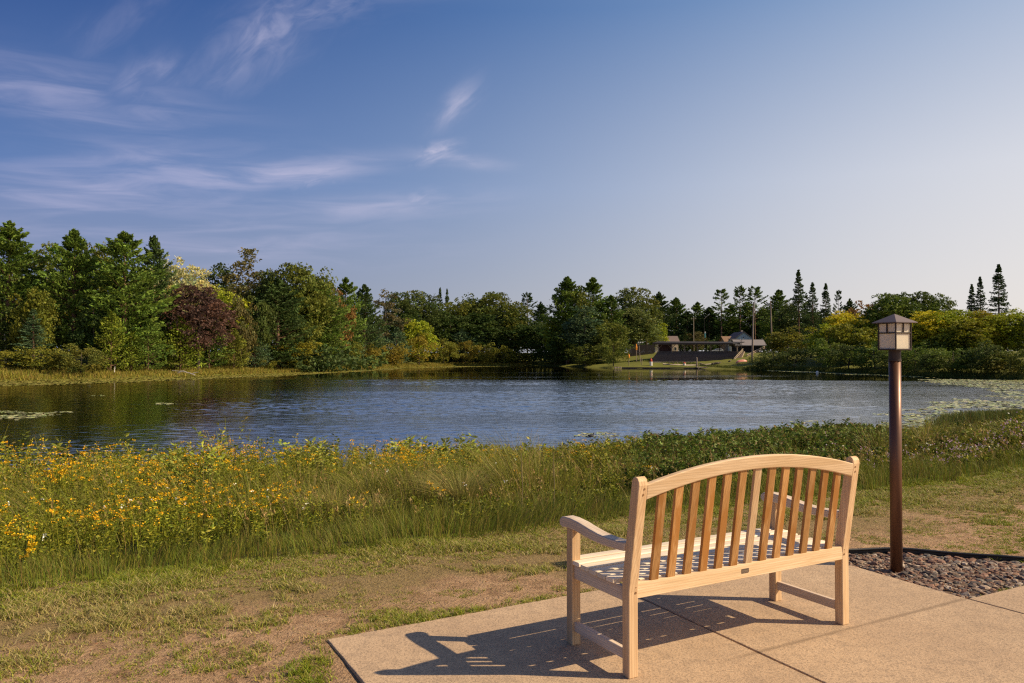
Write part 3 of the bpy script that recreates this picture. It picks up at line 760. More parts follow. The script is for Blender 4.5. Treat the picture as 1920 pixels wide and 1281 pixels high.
used_trees = {}
def tree(kind, px, ytop, D, wpx, color, label, cat='tree', group=None, name=None, dy=0, flip=None):
    names = {'maple': 'broadleaf_tree', 'open': 'broadleaf_tree', 'poplar': 'poplar_tree', 'bush': 'shrub', 'small': 'broadleaf_tree', 'thin': 'willow_tree',
             'white_pine': 'pine_tree', 'lone_pine': 'pine_tree', 'spruce': 'spruce_tree', 'young': 'pine_tree'}
    k = used_trees.get(kind, 0); used_trees[kind] = k + 1
    cm, tm, (H0, R0) = VAR[kind][k % len(VAR[kind])]
    if px > 1540 and color == DG: color = (.12, .17, .024)
    if kind == 'bush' and px > 620: D *= .78
    if kind == 'bush' and px > 1540: ytop -= 12
    D *= 1.13 if px < 500 else 1.07 if px < 690 else 1.17 if px < 1010 else 1.13 if px < 1480 else 1.05
    for _ in range(60):          # keep every root on the bank
        x = (px - 960) / FPX * D
        if not inpoly(np.array([x]), np.array([D]), shore)[0] and polydist(np.array([x]), np.array([D]), shore)[0] > (3.5 if kind != 'bush' else 1.5): break
        D += 1.5
    z = gz(x, D)
    h = CAM_H + (HOR - ytop) / FPX * D - z; r = wpx / 2 / FPX * D * (1.12 if kind != 'lone_pine' else 1)
    root = empty(name or names[kind], (x, D, z), random.Random(px * 7 + ytop).uniform(0, 6.28), label, cat, group or {'bush': 'shrubs along the far bank'}.get(kind, 'trees around the pond'))
    for nm, me in (('trunk', tm), ('crown', cm)):
        o = bpy.data.objects.new(nm, me); C.objects.link(o); o.parent = root
        o.scale = (r / R0, r / R0, h / H0)
        if nm == 'crown': o.color = (*color, 1)
    return root
# leaf colours
PG = (.095, .150, .020); PD = (.052, .088, .020); PY = (.16, .20, .018); BG = (.075, .125, .055)
OL = (.135, .160, .024); OD = (.078, .108, .022); YG = (.30, .35, .022); YL = (.54, .48, .026); SG = (.155, .19, .05)
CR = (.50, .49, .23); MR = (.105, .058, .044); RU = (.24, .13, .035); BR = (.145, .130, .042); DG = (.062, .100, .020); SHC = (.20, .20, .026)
for a in [
 # left wood, back row
 ('open', 85, 452, 146, 105, OL, 'airy olive broadleaf with sky showing through, between the leftmost pine and the second tall pine'),
 ('maple', 178, 452, 150, 100, (.15, .165, .02), 'yellow green broadleaf top between the second and third tall pines on the left bank'),
 ('maple', 335, 468, 150, 120, CR, 'cream coloured flowering broadleaf tree beside the tall dark pines on the left bank'),
 ('open', 398, 486, 168, 95, OD, 'dark olive broadleaf just right of the cream coloured tree'),
 ('open', 466, 478, 168, 125, BR, 'open crowned brownish tree standing highest right of the cream coloured tree'),
 ('maple', 505, 502, 172, 90, OD, 'dark rounded tree right of the open crowned brownish tree, below its shoulder'),
 ('maple', 556, 484, 166, 125, OL, 'broad olive tree forming the last high round top of the left wood'),
 ('maple', 604, 512, 172, 85, OD, 'sloping dark crown on the right shoulder of the last high round top'),
 ('maple', 418, 522, 148, 85, YG, 'yellow green crown rising behind the dark red tree'),
 ('small', 452, 552, 146, 52, BR, 'brownish small crown right of the dark red tree'),
 ('small', 484, 556, 146, 60, OD, 'olive small crown in the hollow right of the dark red tree'),
 ('white_pine', 15, 414, 124, 150, PG, 'tall layered pine at the very left edge of the wood'),
 ('white_pine', 137, 430, 126, 130, PG, 'tall dark pine with a pointed top, second from the left of the wood'),
 ('white_pine', 232, 434, 126, 165, PG, 'massive dark pine with spreading plumes, tallest over the light green young pine'),
 ('white_pine', 287, 441, 133, 90, PD, 'narrow dark pine leaning against the massive pine, left of the cream coloured tree'),
 ('maple', 372, 530, 131, 120, MR, 'dark red maple with a rounded crown among green trees on the left bank'),
 ('white_pine', 520, 522, 150, 125, PD, 'dark pine in the deep hollow above the round yellow green shrub'),
 ('white_pine', 590, 522, 152, 140, PG, 'broad pine with tiered branches below the last high round top'),
 ('small', 630, 532, 158, 66, RU, 'orange brown turning tree between the left wood and the two blue green pines'),
 ('white_pine', 648, 520, 178, 80, PG, 'pine with a sharp tip just right of the orange brown tree'),
 ('white_pine', 683, 533, 182, 76, PD, 'darker pine right of the sharp tipped pine, above the low blue green pines'),
 ('small', 62, 533, 118, 74, (.15, .165, .02), 'yellow green small tree above the blue grey spruce on the left bank'),
 ('small', 5, 568, 119, 70, OD, 'small olive tree under the leftmost tall pine'),
 ('small', 175, 560, 122, 70, PD, 'deep green understorey tree beneath the second tall pine'),
 ('spruce', 62, 578, 115, 82, BG, 'blue grey spruce behind the shrubs at the far left'),
 ('young', 208, 586, 115, 74, PY, 'light green young pine in front of the massive pine'),
 ('young', 278, 600, 116, 84, PG, 'second young pine from the left on the left bank, below the narrow dark pine'),
 ('young', 338, 596, 118, 84, PY, 'bushy young pine under the left half of the dark red maple'),
 ('young', 392, 598, 118, 84, PG, 'dense young pine directly below the dark red maple'),
 ('young', 438, 618, 120, 66, (.15, .165, .02), 'yellowish young pine ending the row at the grassy gap'),
 ('young', 246, 622, 115, 60, PY, 'short young pine filling the row between two taller young pines'),
 ('spruce', 618, 576, 144, 72, (.04, .065, .03), 'slender dark spruce right of the round yellow green shrub'),
 ('young', 478, 628, 146, 60, BG, 'small blue green pine behind the grassy gap'),
 ('young', 660, 622, 168, 60, BG, 'small blue green pine behind the olive shrubs, first of its row'),
 # middle bank
 ('thin', 723, 536, 208, 62, (.14, .12, .05), 'pale half bare willow rising left of the middle bank'),
 ('maple', 750, 541, 235, 66, OD, 'dark olive broadleaf right of the half bare willow'),
 ('poplar', 776, 538, 238, 52, SG, 'pale grey green upright tree on the middle bank'),
 ('maple', 806, 549, 240, 64, OD, 'rounded dark tree between the pale upright tree and the pair of small spruces'),
 ('spruce', 825, 538, 268, 30, PD, 'left one of a pair of small spruce tips on the middle skyline'),
 ('spruce', 838, 540, 268, 28, PD, 'right one of a pair of small spruce tips on the middle skyline'),
 ('maple', 858, 548, 252, 66, OL, 'brown green crown between the spruce tips and the big olive dome'),
 ('maple', 892, 556, 258, 70, DG, 'dark crown on the left flank of the big olive dome'),
 ('maple', 925, 541, 255, 104, OL, 'big olive domed tree, widest crown of the middle skyline'),
 ('maple', 960, 562, 250, 82, OL, 'right shoulder crown next to the big olive dome'),
 ('lone_pine', 989, 551, 285, 40, PD, 'small umbrella topped pine standing free right of the olive dome'),
 ('white_pine', 1014, 566, 280, 46, PD, 'low dark pine between the umbrella topped pine and the tall central pines'),
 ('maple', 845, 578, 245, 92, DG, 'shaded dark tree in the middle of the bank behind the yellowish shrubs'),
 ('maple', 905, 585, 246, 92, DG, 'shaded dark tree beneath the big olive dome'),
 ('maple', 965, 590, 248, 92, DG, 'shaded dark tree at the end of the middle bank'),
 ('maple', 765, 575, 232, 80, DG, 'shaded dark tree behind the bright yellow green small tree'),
 ('small', 783, 594, 214, 62, YG, 'bright yellow green small tree above the shrubs on the middle bank'),
 ('young', 700, 610, 200, 66, BG, 'blue green bushy pine left of the bright yellow green small tree'),
 ('young', 744, 615, 206, 58, BG, 'blue green bushy pine touching the bright yellow green small tree'),
 ('young', 866, 618, 240, 66, BG, 'first blue green low pine in the shade of the middle bank'),
 ('young', 902, 624, 244, 56, BG, 'second blue green low pine in the shade of the middle bank'),
 ('young', 938, 628, 246, 52, BG, 'third and smallest blue green low pine in the shade of the middle bank'),
 # central clump
 ('white_pine', 1064, 519, 238, 98, PG, 'tall central pine with a long branch reaching out to the left'),
 ('white_pine', 1112, 520, 240, 92, PG, 'tall flat topped central pine, right of the one with the long branch'),
 ('white_pine', 1146, 553, 236, 62, PG, 'shorter pine on the right flank of the central clump'),
 ('small', 1088, 536, 236, 60, OL, 'light olive crown wedged between the two tall central pines'),
 ('small', 1045, 574, 232, 52, YG, 'small yellowing tree left of the central clump'),
 ('maple', 1022, 596, 240, 92, DG, 'deep shaded tree on the bank left of the central clump'),
 ('poplar', 1096, 568, 222, 84, BG, 'vine covered blue green tree hanging over the water in the central clump'),
 ('small', 1062, 612, 224, 66, DG, 'dark low tree at the water under the central pines'),
 ('small', 1146, 600, 222, 72, OL, 'rounded olive tree at the right foot of the central clump'),
 ('poplar', 1167, 534, 256, 50, SG, 'left plume of the tall grey green poplars beside the grandstand'),
 ('poplar', 1187, 532, 254, 52, SG, 'middle plume of the tall grey green poplars beside the grandstand'),
 ('poplar', 1212, 534, 256, 50, OL, 'right plume of the tall grey green poplars beside the grandstand'),
 ('maple', 1190, 574, 250, 96, SG, 'leafy lower tree in front of the grey green poplars'),
 ('small', 1232, 594, 262, 46, YG, 'bright small tree beside the white gabled house'),
 # behind the grandstand
 ('white_pine', 1236, 547, 300, 62, PD, 'dark pine right behind the tall poplars'),
 ('white_pine', 1268, 558, 305, 62, PG, 'feathery pine above the long roofed house'),
 ('white_pine', 1308, 566, 300, 56, PG, 'rounded pine standing alone in the dip of the skyline'),
 ('white_pine', 1288, 584, 296, 60, PD, 'low dark pine behind the utility pole with a crossarm'),
 ('spruce', 1284, 616, 270, 34, PD, 'short dark spruce against the end of the long roofed house'),
 ('small', 1306, 620, 268, 34, BR, 'brownish cedar behind the middle of the grandstand roof'),
 ('white_pine', 1334, 588, 300, 60, PD, 'dark pine filling below the lone pines, left one'),
 ('lone_pine', 1353, 545, 285, 50, PG, 'first lone pine with a bare stem from the left behind the grandstand'),
 ('lone_pine', 1388, 539, 290, 46, PG, 'second lone pine with a bare stem behind the blue gabled house'),
 ('lone_pine', 1416, 540, 285, 52, PG, 'third lone pine crowned right above the first tall pole'),
 ('white_pine', 1376, 596, 305, 74, PD, 'dark pine directly behind the blue gabled house'),
 ('white_pine', 1432, 580, 300, 70, PD, 'dark pine between the two tall poles'),
 ('white_pine', 1461, 543, 270, 70, PG, 'bulky pine behind the second tall pole'),
 ('spruce', 1498, 505, 236, 52, PD, 'tallest narrow spruce on the right skyline'),
 ('spruce', 1524, 528, 240, 48, PD, 'second narrow spruce just right of the tallest one'),
 ('spruce', 1549, 530, 245, 42, PD, 'third narrow spruce, slimmest of the row'),
 ('lone_pine', 1573, 547, 250, 24, PD, 'thin spindly pine right of the narrow spruces'),
 ('white_pine', 1594, 560, 250, 44, PD, 'small dark pine tip above the yellowing trees'),
 ('white_pine', 1330, 576, 292, 64, PD, 'dark pine filling the line left of the first lone pine'),
 ('white_pine', 1370, 572, 296, 60, PG, 'pine standing low between the first and second lone pines'),
 ('white_pine', 1402, 566, 298, 58, PD, 'pine standing low between the second and third lone pines'),
 ('maple', 1440, 572, 292, 66, OD, 'rounded dark tree between the third lone pine and the bulky pine'),
 ('maple', 1482, 566, 262, 62, OD, 'rounded dark tree between the bulky pine and the tallest narrow spruce'),
 ('spruce', 1512, 548, 262, 40, PD, 'lower spruce squeezed between the first two narrow spruces'),
 ('maple', 1540, 572, 258, 70, DG, 'dark rounded tree under the third narrow spruce'),
 # right bank
 ('small', 1624, 564, 205, 56, RU, 'small rusty crown left of the large dark green tree'),
 ('maple', 1665, 546, 186, 92, DG, 'left part crown of the large dark green trees behind the lamp'),
 ('maple', 1712, 541, 188, 96, (.085, .125, .02), 'highest dark green crown above the lamp'),
 ('maple', 1752, 547, 190, 72, DG, 'right hand dark green crown above the yellow trees'),
 ('small', 1782, 563, 186, 40, OL, 'small light crown right of the large dark green trees'),
 ('maple', 1592, 574, 196, 96, YL, 'yellow turning tree left of the lamp, brightest of the bank'),
 ('small', 1552, 604, 190, 76, YG, 'yellow green lower tree at the foot of the narrow spruces'),
 ('small', 1632, 596, 188, 78, YG, 'yellow green tree immediately left of the lantern'),
 ('small', 1476, 611, 192, 72, SHC, 'rounded tree with an orange tinge right of the second tall pole'),
 ('maple', 1745, 580, 156, 96, YL, 'golden tree right of the lantern'),
 ('maple', 1792, 576, 154, 100, YG, 'second golden green tree from the lamp on the right bank'),
 ('maple', 1842, 580, 152, 96, (.30, .27, .022), 'third golden tree from the lamp, with a bronze cast'),
 ('maple', 1886, 572, 150, 88, YG, 'golden green tree in front of the far right spruces'),
 ('small', 1927, 588, 148, 70, OL, 'pale tree cut by the right edge'),
 ('spruce', 1823, 532, 212, 40, PD, 'short dark spruce, leftmost of the three at the right edge'),
 ('spruce', 1839, 517, 212, 42, PD, 'middle dark spruce of the three at the right edge'),
 ('spruce', 1874, 494, 208, 60, PD, 'tallest dark spruce near the right edge'),
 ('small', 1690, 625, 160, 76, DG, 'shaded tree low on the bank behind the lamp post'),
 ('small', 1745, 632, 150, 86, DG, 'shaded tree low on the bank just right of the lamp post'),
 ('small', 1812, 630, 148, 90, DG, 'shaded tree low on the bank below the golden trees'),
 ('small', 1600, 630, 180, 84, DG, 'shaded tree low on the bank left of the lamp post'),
 ]: tree(*a)
for a in [
 ('bush', 8, 655, 112, 84, SHC, 'olive shrub at the left end of the far bank'),
 ('bush', 66, 648, 114, 98, SHC, 'wide olive shrub below the blue grey spruce'),
 ('bush', 152, 648, 115, 82, (.15, .16, .03), 'rounded grey green shrub below the second tall pine'),
 ('bush', 112, 668, 116, 50, SHC, 'low shrub filling the gap between two rounded shrubs at the left'),
 ('bush', 552, 634, 143, 112, (.23, .215, .022), 'big round yellow green shrub beside the grassy gap'),
 ('bush', 500, 668, 146, 46, SHC, 'small shrub on the left side of the big round yellow green shrub'),
 ('bush', 610, 672, 146, 36, YG, 'small bright shrub at the foot of the slender dark spruce'),
 ('bush', 650, 640, 166, 66, SHC, 'olive shrub right of the slender dark spruce'),
 ('bush', 692, 646, 188, 60, (.23, .185, .022), 'second olive shrub of the row leading to the middle bank'),
 ('bush', 735, 642, 200, 64, (.23, .185, .022), 'third olive shrub of the row, below the half bare willow'),
 ('bush', 786, 628, 206, 72, (.24, .20, .022), 'largest golden olive shrub of the middle bank'),
 ('bush', 832, 634, 226, 62, SHC, 'olive shrub right of the largest golden olive shrub'),
 ('bush', 872, 637, 240, 62, (.20, .17, .022), 'shrub below the first low pine of the middle bank'),
 ('bush', 908, 641, 246, 58, SHC, 'shrub below the second low pine of the middle bank'),
 ('bush', 944, 650, 250, 52, SHC, 'shrub tapering towards the reeds of the middle bank'),
 ('bush', 975, 658, 254, 44, (.14, .14, .02), 'last low shrub before the reeds of the middle bank'),
 ('bush', 1040, 652, 236, 64, DG, 'dark shrub overhanging the water left of the central clump'),
 ('bush', 1098, 644, 220, 74, (.11, .13, .02), 'shrub trailing into the water under the central clump'),
 ('bush', 1150, 636, 219, 56, OL, 'olive shrub beside the lawn at the grandstand'),
 ('bush', 1450, 656, 196, 64, OD, 'dark shrub to the right of the first tall pole'),
 ('bush', 1490, 650, 186, 64, OD, 'dark shrub beneath the orange tinged tree'),
 ('bush', 1424, 668, 200, 42, OD, 'low shrub hiding the foot of the first tall pole'),
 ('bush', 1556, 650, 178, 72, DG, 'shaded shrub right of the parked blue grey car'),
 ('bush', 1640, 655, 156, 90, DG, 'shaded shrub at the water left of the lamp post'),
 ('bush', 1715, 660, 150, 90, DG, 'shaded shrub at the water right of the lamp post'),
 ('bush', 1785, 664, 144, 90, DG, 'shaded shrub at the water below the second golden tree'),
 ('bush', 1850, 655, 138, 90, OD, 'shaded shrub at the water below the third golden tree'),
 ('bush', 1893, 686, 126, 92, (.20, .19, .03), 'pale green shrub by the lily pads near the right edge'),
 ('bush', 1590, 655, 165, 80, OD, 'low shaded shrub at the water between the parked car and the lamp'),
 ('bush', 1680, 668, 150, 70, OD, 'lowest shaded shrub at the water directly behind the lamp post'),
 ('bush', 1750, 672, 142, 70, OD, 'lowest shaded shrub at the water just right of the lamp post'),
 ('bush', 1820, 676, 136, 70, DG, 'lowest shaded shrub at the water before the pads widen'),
 ('bush', 1872, 668, 132, 70, OL, 'middling shrub behind the pale green shrub'),
 ('small', 1690, 592, 158, 100, YG, 'wide leafy tree directly behind the lantern'),
 ('small', 1815, 592, 148, 96, (.23, .24, .02), 'low wide olive gold tree between the second and third golden trees'),
 ('small', 1600, 600, 178, 90, (.20, .21, .02), 'low wide olive tree in front of the yellow turning tree'),
 ('bush', 1925, 650, 132, 80, OL, 'green shrub at the right edge behind the pale green shrub'),
 ]: tree(*a, cat='shrub')
# the leaning limb of the central pine
# woodland mass behind the single trees
rng = np.random.default_rng(5)
bx_, by_ = [], []
Vs, Cs = [], []
pt = [(-60, 470, 165), (40, 480, 165), (130, 480, 170), (220, 480, 168), (300, 500, 172), (380, 520, 178), (450, 520, 182), (540, 530, 185), (620, 550, 190),
      (680, 570, 215), (740, 575, 262), (800, 575, 280), (860, 575, 290), (930, 575, 295), (1000, 590, 300), (1060, 570, 290), (1120, 565, 290), (1180, 580, 300),
      (1240, 580, 330), (1300, 590, 330), (1350, 588, 330), (1400, 588, 335), (1460, 580, 320), (1520, 590, 285), (1580, 600, 275), (1640, 590, 230), (1700, 580, 225),
      (1760, 590, 215), (1820, 590, 200), (1880, 590, 200), (1950, 590, 190), (2040, 580, 180), (2140, 570, 170), (2260, 560, 160), (-180, 460, 150), (-300, 450, 140), (-430, 440, 130)]
for px, yt, D in pt:
    D *= 1.15 if px < 1480 else 1.06
    for rep in range(3):
        V, c_, (H0, R0) = broad(20, 8, .2, 40, 1500, 1.15, seed=px + 700 + rep, lobe=.3)
        rng = np.random.default_rng(px + 4000 + rep)
        D2 = D + rep * 9; x = (px + rng.uniform(-30, 30) - 960) / FPX * D2; z = gz(x, D2)
        h = CAM_H + (HOR - yt - rng.uniform(0, 25)) / FPX * D2 - z
        V = V * np.array([1, 1, h / H0]) + np.array([x, D2, z]); Vs.append(V); Cs.append(c_ * np.array([.060, .096, .020]) * rng.uniform(.8, 1.3))
for px in range(-420, 2300, 26):
    D = np.interp(px, [q[0] for q in sorted(pt)], [q[2] for q in sorted(pt)]) - 8 if not 1170 < px < 1560 else 318
    rng = np.random.default_rng(px + 9000)
    V, c_, _d = broad(7.5, 5.5, .0, 26, 520, .9, seed=px + 9500, lobe=.34)
    x = (px - 960) / FPX * D; z = gz(x, D)
    V = V * np.array([1, 1, random.uniform(.7, 1.1)]) + np.array([x, D, z - 1.2]); Vs.append(V); Cs.append(c_ * np.array([.060, .096, .020]) * random.uniform(.8, 1.3))
me = qmesh('woodland', np.concatenate(Vs), tinted('distant leaves', .7, .2), np.concatenate(Cs))
tag(link('woodland', me), 'dark mass of further woodland behind the trees round the pond', 'woodland', kind='stuff')

# ------------------------------------------------------------------ mown lawn: worn turf with bare sand
def blades(base, h, w, lean, col, segs=2, curl=.5, tip=.15):
    """grass blades: base (N,3), height (N), lean (N,2) sideways drift at the tip"""
    n = len(base); h = np.broadcast_to(h, (n,)); w = np.broadcast_to(w, (n,))
    a = rng.uniform(0, np.pi, n); wd = np.stack([np.cos(a), np.sin(a), np.zeros(n)], -1)
    out = []
    def P(t): return base + np.stack([lean[:, 0] * t ** 1.7, lean[:, 1] * t ** 1.7, h * (t - curl * .35 * t ** 3)], -1)
    ws = np.linspace(1, tip, segs + 1)
    for i_ in range(segs):
        t0, t1 = i_ / segs, (i_ + 1) / segs
        p0, p1 = P(t0), P(t1); w0 = wd * (w * ws[i_] * .5)[:, None]; w1 = wd * (w * ws[i_ + 1] * .5)[:, None]
        out.append(np.stack([p0 - w0, p0 + w0, p1 + w1, p1 - w1], 1))
    return np.concatenate(out), np.tile(col, (segs, 1))
def pick(pal, n, jit=.18):
    pal = np.array(pal); c_ = pal[rng.integers(0, len(pal), n)] * rng.uniform(1 - jit, 1 + jit, (n, 1)); return np.clip(c_ * (1 + rng.normal(0, .05, (n, 3))), 0.001, 1)
def scatter(n, x0, x1, y0, y1, dens=None):
    x = rng.uniform(x0, x1, n); y = rng.uniform(y0, y1, n)
    k = np.abs(x) < y * .75 + .8
    if dens is not None: k &= rng.random(n) < dens(x, y)
    return x[k], y[k]
rng = np.random.default_rng(21)
def cover(x, y):
    s = sline(x, y)
    c_ = fbm(x * .9 + 3.3, y * 1.2 + 1.7, 37, 3) * .42 + fbm(x * 2.9, y * 3.6, 33, 3) * 1.02
    edge = np.clip((s + 1.05) / .6, 0, 1) * .45 + np.clip((-s - 2.2) / 1.0, 0, 1) * .15 - .05 * np.clip(1 - np.abs(s + 1.9) / .8, 0, 1)
    slabd = polydist(x, y, SLAB); near = np.clip(1 - slabd / .22, 0, 1) * .42
    right = np.clip((x - 1.5) / 2, 0, 1) * .10
    return c_ + edge + near + right
G = []; GC = []
LAWNG = [(.20, .27, .014), (.25, .31, .018), (.14, .20, .012), (.29, .31, .026), (.34, .33, .04)]
DRY = [(.42, .34, .13), (.50, .41, .19), (.33, .28, .09), (.27, .27, .06)]
# tufts
x, y = scatter(130000, -6, 10, 2.6, 12)
s = sline(x, y); d_ = np.hypot(x, y)
ok = (s < .25) & ~inpoly(x, y, SLAB) & ~inpoly(x, y, bed) & (rng.random(len(x)) < np.clip((cover(x, y) - .625) * 3.2, 0, 1)) & (rng.random(len(x)) < np.clip(5.5 / d_, .30, 1))
x, y = x[ok], y[ok]; s = s[ok]; nt = len(x); print('tufts', nt)
nb_ = 13; k = np.repeat(np.arange(nt), nb_)
big = np.clip(fbm(x * 2.1, y * 2.1, 77, 2) * 2.2 - .5, .35, 1.6)
bx = x[k] + rng.normal(0, .016, len(k)); by = y[k] + rng.normal(0, .016, len(k))
hh = (.020 + .030 * rng.random(len(k))) * big[k] * (1 + .25 * (s[k] > -1.3)); ld = rng.uniform(0, 6.28, len(k)); la = hh * rng.uniform(.3, 1.5, len(k))
dryp = np.clip(.15 + .75 * np.clip(1 - np.abs(s + 1.1) / 1.2, 0, 1) + .9 * (fbm(x * 1.5, y * 1.5, 55, 2) - .5), .05, .9)[k]
col = np.where((rng.random(len(k)) < dryp)[:, None], pick(DRY, len(k)), pick(LAWNG, len(k)))
b3 = np.stack([bx, by, ground(bx, by) - .003], -1)
V, c_ = blades(b3, hh, .0030 + .0006 * d_[ok][k], np.stack([np.cos(ld) * la, np.sin(ld) * la], -1), col, 2); G.append(V); GC.append(c_)
# loose straw lying on the bare sand
x, y = scatter(75000, -5, 9, 2.7, 10)
ok = (sline(x, y) < .1) & ~inpoly(x, y, SLAB) & ~inpoly(x, y, bed); x, y = x[ok], y[ok]; n = len(x)
a = rng.uniform(0, 6.28, n); L_ = rng.uniform(.015, .06, n)
b3 = np.stack([x, y, ground(x, y) + .003], -1); G_, c_ = blades(b3, rng.uniform(.001, .010, n), .003, np.stack([np.cos(a) * L_, np.sin(a) * L_], -1), pick(DRY + [(.13, .10, .05), (.35, .28, .15)], n), 1); G.append(G_); GC.append(c_)
me = qmesh('lawn_grass', np.concatenate(G), tinted('grass blades', .55, .3, .3), np.concatenate(GC)); print('lawn', sum(map(len, G)))
tag(link('lawn_grass', me), 'worn short turf with dry tufts and bare sand around the paving', 'grass', kind='stuff')
# crumbs of soil and small pebbles
V, cc = stones(9000, [(-4.5, 3), (2, 3), (8, 6), (8, 9), (4.5, 8.6), (-4.2, 4.4)], .0025, .009, -.055)
ctr = V.mean(1); V[..., 2] += (ground(ctr[:, 0], ctr[:, 1]) + .05)[:, None]
keep = ~inpoly(ctr[:, 0], ctr[:, 1], inset(SLAB, -.03) if False else SLAB)
me = qmesh('soil_crumbs', V[keep], tinted('soil crumb', .9), cc[keep] * np.array([.9, .7, .5]))
tag(link('soil_crumbs', me), 'crumbs of sandy soil and tiny pebbles on the bare lawn', 'soil', kind='stuff')

# ------------------------------------------------------------------ meadow
VEG = tinted('meadow leaves', .6, .24, .25)
rng = np.random.default_rng(99)
def zone(x, y): return sline(x, y)
def meadow_pts(n, s0, s1, dens=None, dmax=42):
    t = rng.uniform(-26, 60, n); s = rng.uniform(s0, s1, n)
    x = LA[0] + LN[0] * s + LN[1] * t; y = LA[1] + LN[1] * s - LN[0] * t
    k = (np.abs(x) < y * .73 + 1.2) & (y > 2) & (y < dmax)
    d = np.hypot(x, y)
    if dens is not None: k &= rng.random(n) < dens(x, y, s, d)
    return x[k], y[k], s[k], d[k]
def pxof(x, y): return 960 + FPX * x / y
# height of growth: taller to the left, lower where the photograph looks through to the water
def hgt_scale(x, y, s):
    p = pxof(x, y)
    return np.interp(p, [0, 300, 420, 700, 900, 1000, 1180, 1300, 1600, 1700, 1800, 1920], [1.0, 1.0, .96, .96, .80, .68, .68, .76, .72, .60, .60, .72]) * np.clip(.34 + s * .115, .34, 1) * (.70 + .62 * fbm(x * .85, y * .85, 64, 3))
# 1. fine grass along the mown edge and through everything
def add_grass(n, s0, s1, hmin, hmax, pal, dens=None, nb=14, spread=.05, w0=.0035, lean=.35, wind=(0, 0), segs=2, dmax=42, curl=.5):
    x, y, s, d = meadow_pts(n, s0, s1, dens, dmax); k = np.repeat(np.arange(len(x)), nb); N = len(k)
    H_ = rng.uniform(hmin, hmax, len(x)) * (.40 + 1.2 * fbm(x * 1.1, y * 1.1, 12, 3))
    h = H_[k] * rng.uniform(.5, 1.15, N)
    a = rng.uniform(0, 6.28, N); r = np.abs(rng.normal(0, spread, N)); bx = x[k] + np.cos(a) * r; by = y[k] + np.sin(a) * r
    ln = h * np.abs(rng.normal(0, lean, N))
    wf = (fbm(x * .8, y * .8, 15, 2) - .5)[k] * 1.3 * h
    L2 = np.stack([np.cos(a) * ln + wind[0] * h + wf, np.sin(a) * ln + wind[1] * h], -1)
    tone = rng.uniform(.8, 1.2, len(x))[k][:, None]
    zb = ground(x, y)[k] - .02
    return blades(np.stack([bx, by, zb], -1), h, w0 * np.clip(d[k] / 7, 1, 3), L2, pick(pal, N) * tone, segs, curl)
MG = [(.12, .14, .014), (.15, .165, .018), (.09, .11, .012), (.19, .18, .028)]
MG2 = MG + [(.19, .15, .05), (.16, .11, .045)]
RED = [(.15, .11, .035), (.12, .12, .03), (.18, .13, .05), (.10, .12, .02), (.09, .12, .02)]
TAN = [(.24, .19, .08), (.19, .17, .06), (.14, .15, .04)]
g = []
g.append(add_grass(25000, -.12, 1.4, .10, .31, MG + RED + [(.09, .14, .02)], lambda x, y, s, d: np.clip(7 / d, .3, 1), nb=10, spread=.05, w0=.0042))
g.append(add_grass(15000, .5, 2.6, .20, .38, RED + MG, lambda x, y, s, d: np.clip(7 / d, .25, 1) * (.12 + .88 * np.clip((pxof(x, y) - 480) / 350, 0, 1) ) * (fbm(x * .9, y * .9, 71, 2) > .33), nb=10, spread=.05, w0=.0036, lean=.25))
g.append(add_grass(15000, 2.2, 7, .36, .66, MG2, lambda x, y, s, d: (.25 + .9 * (fbm(x * .6, y * .6, 73, 2) > .46)) * np.clip(8 / d, .25, 1), nb=12, spread=.09, w0=.005, lean=.3))
g.append(add_grass(16000, 5, 17, .55, .90, MG2 + RED, lambda x, y, s, d: .75 * np.clip(10 / d, .3, 1), nb=12, spread=.12, w0=.006, lean=.3))
# arching tussocks with pale plumes
g.append(add_grass(2600, 2.6, 11, .75, 1.15, TAN + MG2, lambda x, y, s, d: (fbm(x * .5, y * .5, 61, 2) > .52) * np.clip((1150 - pxof(x, y)) / 60, .12, 1), nb=80, spread=.16, w0=.0042, lean=.55, wind=(-.18, 0), segs=4, curl=.9))
def plumes(n, s0, s1, h0, h1, dens, pal):
    x, y, s, d = meadow_pts(n, s0, s1, dens); M = len(x); hgt_ = rng.uniform(h0, h1, M) * hgt_scale(x, y, s); a = rng.uniform(0, 6.28, M)
    L2 = np.stack([np.cos(a), np.sin(a)], -1) * (hgt_ * rng.uniform(.05, .4, M))[:, None] + np.array([-.06, 0])
    b3 = np.stack([x, y, ground(x, y)], -1); c_ = pick(pal, M)
    st = blades(b3, hgt_, .003 * np.clip(d / 8, 1, 2.5), L2, c_, 3, .3, .6)
    k = np.repeat(np.arange(M), 9); t = rng.uniform(.78, 1.0, len(k)); p = b3[k] + np.stack([L2[k, 0] * t ** 1.7, L2[k, 1] * t ** 1.7, hgt_[k] * (t - .105 * t ** 3)], -1) + rng.normal(0, .010, (len(k), 3))
    hd = leafq(p, .032 * np.clip(d[k] / 9, 1, 2), np.stack([L2[k, 0], L2[k, 1], hgt_[k]], -1) + rng.normal(0, .25, (len(k), 3)), .28)
    return [st, (hd, pick(pal, len(k), .25))]
g += plumes(5200, .9, 15, .75, 1.08, lambda x, y, s, d: (.15 + .85 * (fbm(x * .45, y * .45, 62, 2) > .46)) * np.clip((1180 - pxof(x, y)) / 60, .15, 1) * np.clip(10 / d, .4, 1), [(.30, .21, .10), (.24, .16, .08), (.34, .27, .13), (.22, .20, .07)])
g += plumes(2500, .3, 3, .9, 1.3, lambda x, y, s, d: np.clip((pxof(x, y) - 350) / 250, .1, 1) * .9, [(.26, .16, .075), (.22, .17, .06), (.28, .20, .09)])
